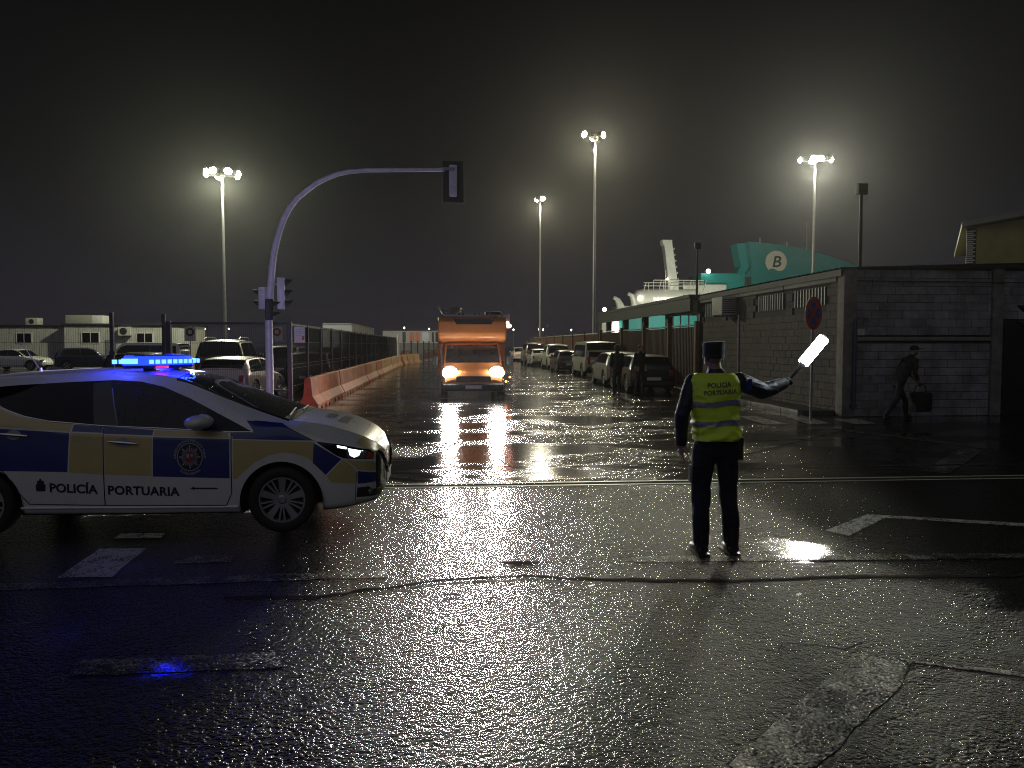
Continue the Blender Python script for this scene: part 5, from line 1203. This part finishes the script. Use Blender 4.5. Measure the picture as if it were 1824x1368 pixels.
def car(kind, color, L_, H_, W_, loc, rz, label, cat='car', tail=False, rack=False, roll=False):
    pr = PROF[kind]; t = thing({'van': 'parked_van', 'pickup': 'parked_pickup'}.get(kind, 'parked_car'), label, cat, loc, rz, 'cars parked by the road')
    S = lambda tab, k: pch([a * L_ for a, b in tab], [b * k for a, b in tab])
    P = dict(W=S(((0,.40),(.008,.45),(.03,.485),(.1,.5),(.5,.5),(.85,.495),(.93,.46),(.975,.38),(1,.24)), W_), zb=S(((0,.28),(.02,.17),(.1,.13),(.9,.13),(.97,.16),(1,.24)), H_),
             zs=S(pr['zs'], H_), zt=S(pr['zt'], H_), wt=S(((0,.36),(.05,.38),(.4,.39),(.6,.40),(.75,.42),(.92,.40),(1,.18)) if kind != 'van' else ((0,.43),(.05,.435),(.6,.435),(.8,.45),(.92,.42),(1,.2)), W_), dr=S(((0,.03),(.1,.045),(.6,.04),(.75,.02),(1,.015)), H_))
    cuts = sorted(set(list(np.linspace(0, 1, 34)) + list(pr['ws']) + list(pr['rw']) + [.006, .015, .05, .34, .36, .975, .99]))
    bm = car_shell(P, [c * L_ for c in cuts], 2)
    wr = .325 if kind in ('hatch', 'sedan') else .36
    dlo = [(a * L_, b * H_) for a, b in pr['dlo']]; pil = [(pr['pil'][0] * L_, 0), (pr['pil'][1] * L_, 0), (pr['pil'][1] * L_, H_), (pr['pil'][0] * L_, H_)]
    arcs = [arch(a * L_, wr, wr * 1.16, 18) for a in pr['ax']]
    for p in [dlo] + arcs: cut_poly(bm, p)
    cut_poly(bm, [pil[0], pil[3]]); cut_poly(bm, [pil[1], pil[2]])
    band = bm.faces.layers.int['band']
    def rule(f):
        c = f.calc_center_median(); b = f[band]; p = (c.x, c.z); ay = abs(c.y)
        if b in (0, 1) and ay > W_ * .25 and (inside(p, arcs[0]) or inside(p, arcs[1])): return None
        if b == 3 and pr['ws'][0] * L_ < c.x < pr['ws'][1] * L_: return ('windscreen', '', 'glass_dark')
        if b == 3 and pr['rw'][0] * L_ < c.x < pr['rw'][1] * L_: return ('rear_window', '', 'glass_dark')
        if b in (1, 2) and inside(p, dlo):
            return ('body', '', 'black_gloss') if inside(p, pil) else ('side_window', ('n' if c.y < 0 else 'f') + str(c.x > pil[0][0]), 'glass_dark')
        if b == 0: return ('underbody', '', 'black_matt')
        return ('body', '', color)
    split_parts(bm, rule, t); bm.free()
    # boxy kinds carry a rear window and tailgate on the upright end
    zr = P['zt'](0.0); yw = .40 * W_
    if kind in ('van', 'suv'):
        mb = MB(); z0 = H_ * (.56 if kind == 'van' else .64); x_ = -.012
        pts = []
        for z, f in ((z0, .86), (H_ * (.90 if kind == 'van' else .93), .80)):
            s_ = 0.0
            while P['zt'](s_) - .02 < z and s_ < .3: s_ += .005
            for sg in (-1, 1): pts.append((s_ - .012, sg * yw * f * (1.08 if kind == 'van' else 1), z))
        mb.add(pts + [(x + .05, y, z) for x, y, z in pts], [(0, 1, 3, 2), (0, 2, 6, 4), (1, 5, 7, 3), (2, 3, 7, 6)]); part('rear_window', mb, 'glass_dark', t)
    for sg in (-1, 1):
        mb = MB(); z0, z1 = (.36, .56) if kind == 'van' else (.44, .60); mb.box(-.02, .10, sg * yw * .93 - .07, sg * yw * .93 + .07, z0 * H_, z1 * H_, 0, .02); part('tail_light', mb, 'tail_on' if tail else 'red_lens', t, 40)
        mb = MB(); mb.box(L_ - .24, L_ - .06, sg * W_ * .37 - .12, sg * W_ * .37 + .10, .42 * H_, .50 * H_, 0, .03); part('headlight', mb, 'lens', t, 40)
        mb = MB(); mb.ball((L_ * .655, sg * (W_ / 2 + .08), H_ * (.66 if kind != 'van' else .58)), (.07, .10, .07), 10); part('side_mirror', mb, color, t, 60)
        for a in pr['ax']: wheel(t, a * L_, sg * (W_ / 2 - .12), wr, .2, sg, 5, wr * .66, False)
    mb = MB(); mb.box(-.03, .12, -.40 * W_, .40 * W_, .20 * H_, .30 * H_, 0, .03); part('rear_bumper', mb, 'black_matt' if kind != 'sedan' else color, t, 40)
    mb = MB(); mb.box(-.035, -.015, -.26, .26, .33 * H_, .33 * H_ + .11); part('number_plate', mb, 'sign_white', t)
    for a in pr['ax']:
        mb = MB(); mb.box(a * L_ - wr * 1.1, a * L_ + wr * 1.1, -W_ / 2 + .24, W_ / 2 - .24, .2, wr * 2.1); part('wheel_well', mb, 'seam', t)
    if rack:
        mb = MB()
        for sg in (-1, 1): mb.tube([(L_ * .12, sg * W_ * .34, H_ * 1.0), (L_ * .2, sg * W_ * .34, H_ * 1.035), (L_ * .5, sg * W_ * .34, H_ * 1.035), (L_ * .56, sg * W_ * .34, H_)], .02, 6)
        part('roof_rail', mb, 'galv', t, 40)
    if roll:
        mb = MB()
        for sg in (-1, 1): mb.tube([(L_ * .30, sg * W_ * .40, H_ * .56), (L_ * .33, sg * W_ * .38, H_ * .95)], .035, 8); mb.tube([(L_ * .16, sg * W_ * .42, H_ * .56), (L_ * .33, sg * W_ * .38, H_ * .95)], .03, 8)
        mb.tube([(L_ * .33, -W_ * .38, H_ * .95), (L_ * .33, W_ * .38, H_ * .95)], .035, 8); part('roll_bar', mb, 'chrome', t, 40)
    return t
blk = carpaint('black', (.010, .010, .011)); slv = carpaint('silver', (.42, .43, .38)); wht = carpaint('white', (.62, .62, .58)); gry = carpaint('grey', (.05, .05, .055)); bei = carpaint('beige', (.42, .34, .32)); dbl = carpaint('dark_blue', (.02, .025, .06)); crm = carpaint('cream', (.46, .45, .36)); brn = carpaint('brown', (.14, .10, .08))
U = R(90)
car('hatch', blk, 4.1, 1.40, 1.74, (7.60, 28.0, 0), U, 'black hatchback parked nearest the officer, before the brown fence')
car('hatch', slv, 4.0, 1.45, 1.70, (7.72, 32.9, 0), U, 'silver hatchback parked between the black hatchback and the pale van')
car('van', crm, 4.9, 1.95, 1.90, (8.40, 41.4, 0), U, 'pale cream van parked with its dark rear window towards the crossing', 'van')
car('hatch', gry, 3.9, 1.42, 1.68, (7.85, 48.5, 0), U, 'dark hatchback parked just ahead of the pale van')
car('pickup', crm, 5.1, 1.80, 1.85, (8.2, 54.5, 0), U, 'pale pickup with a roll bar parked beyond the dark hatchback', 'pickup', roll=True)
car('hatch', slv, 3.8, 1.42, 1.66, (7.7, 62.0, 0), U, 'small silver hatchback parked beyond the pickup')
car('suv', brn, 4.6, 1.95, 1.9, (8.0, 68.5, 0), U, 'tall brownish off-roader parked near the far end of the right row', tail=False, rack=True)
car('sedan', wht, 4.3, 1.45, 1.72, (8.0, 81, 0), U, 'white car with red tail lights at the far end of the right row', tail=True)
car('hatch', gry, 4.0, 1.45, 1.72, (9.1, 90, 0), U, 'dark car hidden at the very end of the right row')
car('sedan', wht, 4.3, 1.46, 1.74, (-31.6, 57.5, 0), R(-4), 'white saloon car seen from the side at the far left')
car('hatch', dbl, 4.1, 1.55, 1.76, (-26.6, 56.5, 0), R(20), 'dark blue hatchback before the site cabin with two windows')
car('suv', blk, 4.5, 1.50, 1.9, (-10.7, 27.6, 0), U, 'black car showing only its roof behind the police light bar')
car('suv', gry, 4.7, 1.98, 1.95, (-8.75, 31.5, 0), U + .05, 'dark off-roader with pale roof rails behind the framed mesh fence', rack=True)
car('hatch', bei, 3.9, 1.40, 1.72, (-6.75, 24.4, 0), U - .1, 'pinkish beige hatchback close behind the framed mesh fence')
car('suv', gry, 4.5, 1.72, 1.84, (-7.6, 37.5, 0), U, 'dark estate car behind the white traffic light pole')
car('hatch', blk, 4.1, 1.5, 1.74, (-5.1, 29.8, 0), U, 'black car beside the fence corner, behind the traffic light pole')
car('van', wht, 5.0, 1.9, 1.9, (-16.5, 52, 0), R(175), 'white van low behind the fence gate, left of the dark off-roader', 'van')
car('suv', gry, 4.4, 1.65, 1.8, (-6.3, 44, 0), U, 'grey car parked half way along the black fence')
car('hatch', blk, 4.1, 1.45, 1.74, (-6.2, 52, 0), U, 'black hatchback parked along the far part of the black fence')

# ------------------------------------------------------------------ orange camper coming towards us
mv = thing('camper_van', 'orange box-bodied camper van driving towards us with both headlights glaring', 'camper van', (.93, 26.2, 0), R(-90)); mv.scale = (1, 1, .935)   # local +x = towards the camera
def camper():
    hw = 1.12
    mb = MB()   # box body behind the cab, with the overcab bulge
    prof = [(-4.6, .75), (-.35, .75), (-.35, 1.95), (.15, 2.02), (.38, 2.12), (.42, 2.28), (.30, 2.72), (.12, 2.86), (-4.6, 2.90)]
    bm = bmesh.new(); A = [[bm.verts.new((x, y, z)) for x, z in prof] for y in (-hw, hw)]; n = len(prof)
    for j in range(n): bm.faces.new([A[0][j], A[0][(j + 1) % n], A[1][(j + 1) % n], A[1][j]])
    bm.faces.new(A[0][::-1]); bm.faces.new(A[1]); bmesh.ops.recalc_face_normals(bm, faces=bm.faces[:])
    bmesh.ops.bevel(bm, geom=[e_ for e_ in bm.edges if len(e_.link_faces) == 2 and e_.calc_face_angle(0) > .3], offset=.06, segments=3, affect='EDGES', profile=.6)
    bm.verts.index_update(); mb.add([v.co for v in bm.verts], [[v.index for v in f.verts] for f in bm.faces]); bm.free(); part('body', mb, 'orange', mv, 40)
    # cab: bonnet, windscreen frame
    hc = .98; tab = [(-.4, .45, 1.98, .90), (.0, .45, 1.96, .88), (.12, .45, 1.90, .88), (.62, .45, 1.22, .94), (.80, .42, 1.12, .94), (1.12, .42, .98, .90), (1.22, .44, .86, .82), (1.26, .5, .70, .74)]
    mb = MB(); vs = []
    for x, z0, z1, wt in tab:
        vs += [(x, -hc * (.9 if x > 1.1 else 1), z0), (x, -hc * (.93 if x > 1.1 else 1), (z0 + z1) * .5), (x, -wt, z1 - .03), (x, -wt * .9, z1), (x, wt * .9, z1), (x, wt, z1 - .03), (x, hc * (.93 if x > 1.1 else 1), (z0 + z1) * .5), (x, hc * (.9 if x > 1.1 else 1), z0)]
    mb.add(vs, [(i * 8 + j, (i + 1) * 8 + j, (i + 1) * 8 + (j + 1) % 8, i * 8 + (j + 1) % 8) for i in range(len(tab) - 1) for j in range(8)] + [tuple(range(len(vs) - 8, len(vs)))]); part('cab', mb, 'orange', mv, 35)
    mb = MB(); mb.add([(.155, -.83, 1.87), (.155, .83, 1.87), (.615, .88, 1.25), (.615, -.88, 1.25)], [(0, 1, 2, 3)]); mb.v = [(x + .015, y, z + .012) for x, y, z in mb.v]; part('windscreen', mb, 'dash_dark', mv)
    for sg in (-1, 1):
        mb = MB(); mb.add([(-.2, sg * .985, 1.85), (.12, sg * .955, 1.82), (.52, sg * .995, 1.25), (-.2, sg * 1.0, 1.25)], [(0, 1, 2, 3)]); part('side_window', mb, 'glass_dark', mv)
        m_ = link('wing_mirror', None, mv, (.35, sg * 1.22, 1.32)); mb = MB(); mb.box(-.06, .06, -.09, .09, -.17, .17, 0, .03); part('case', mb, 'black_matt', m_, 40); mb = MB(); mb.tube([(0, -sg * .05, 0), (0, -sg * .24, -.05)], .02, 6); part('stalk', mb, 'black_matt', m_)
        h_ = link('headlight', None, mv, (1.165, sg * .745, .93)); mb = MB(); mb.ball((0, 0, 0), (.08, .235, .215), 16); part('lens', mb, 'head_on', h_, 60); mb = MB(); mb.box(-.10, .0, -.22, .22, -.18, .18, 0, .04); part('case', mb, 'black_gloss', h_, 40)
        lamp('headlight_beam', 'SPOT', (1.27, sg * .745, .93), 170, (1, .88, .76), mv, .10, 70, .8, (20, sg * 1.2, .15))
        for ax in (.55, -3.2): wheel(mv, ax, sg * .92, .34, .22, sg, 5, .22, False)
        mb = MB(); mb.box(-.02, .05, sg * 1.10 - .03, sg * 1.10 + .03, 2.72, 2.80); part('corner_marker', mb, 'lens', mv)
    mb = MB(); mb.box(1.24, 1.285, -.55, .55, .62, .82, 0, .01)
    for k in range(4): mb.box(1.286, 1.30, -.52, .52, .65 + k * .045, .662 + k * .045)
    part('grille', mb, 'black_matt', mv); mb = MB(); mb.box(1.1, 1.34, -.97, .97, .30, .56, 0, .06); part('bumper', mb, 'black_matt', mv, 40)
    mb = MB(); mb.box(1.345, 1.355, -.26, .26, .40, .51); part('number_plate', mb, 'sign_white', mv)
    mb = MB(); mb.prism([(-.52, 2.60), (.62, 2.60), (.72, 2.80), (-.62, 2.80)], 'x', .31, .35); mb.v = [(x + (2.72 - z) * .33 - .02, y, z) for x, y, z in mb.v]; part('dark_panel', mb, 'black_gloss', mv)
    # things on the roof: beacons, rack, coil
    mb = MB(); mb.box(-.1, .02, -.95, .95, 2.90, 2.95); [mb.ball((.0, y, 2.98), (.05, .05, .045), 8, 1) for y in (-.42, -.28, .1, .26, .6)]; part('roof_rail', mb, ['galv', 'black_matt'], mv)
    mb = MB()
    for k in range(5): mb.tube([(-.6 + .3 * math.cos(a) , -.72 + (.22 + .02 * k) * math.sin(a) * 1.3, 3.0 + .05 * k + .03 * math.sin(3 * a)) for a in np.linspace(0, 6.28, 14)], .025, 5)
    part('roof_rack', mb, 'galv', mv); mb = MB(); mb.box(-1.1, -.2, .45, 1.0, 2.91, 3.08, 0, .07); part('roof_hatch', mb, 'black_matt', mv, 40)
    mb = MB(); mb.box(-.3, .1, 1.05, 1.25, 2.45, 2.95, 0, .02); part('side_bracket', mb, 'galv', mv); mb = MB(); mb.ball((.16, 1.22, 2.55), (.07, .09, .07), 10); mb.ball((.16, 1.17, 2.66), (.04, .06, .04), 10); part('beacon', mb, 'beacon_on', mv)
    mb = MB()
    for x, y, z in ((.3, 1.24, .74), (-.2, 1.15, .56), (.9, .985, .90)): mb.ball((x, y, z), (.035, .035, .035), 8)
    part('marker_lamp', mb, 'marker_on', mv)
    mb = MB(); mb.tube([(.05, -1.0, 2.1), (.25, -1.0, 1.8), (.62, -1.02, 1.2)], .02, 6); part('pillar_trim', mb, 'chrome', mv)
camper()
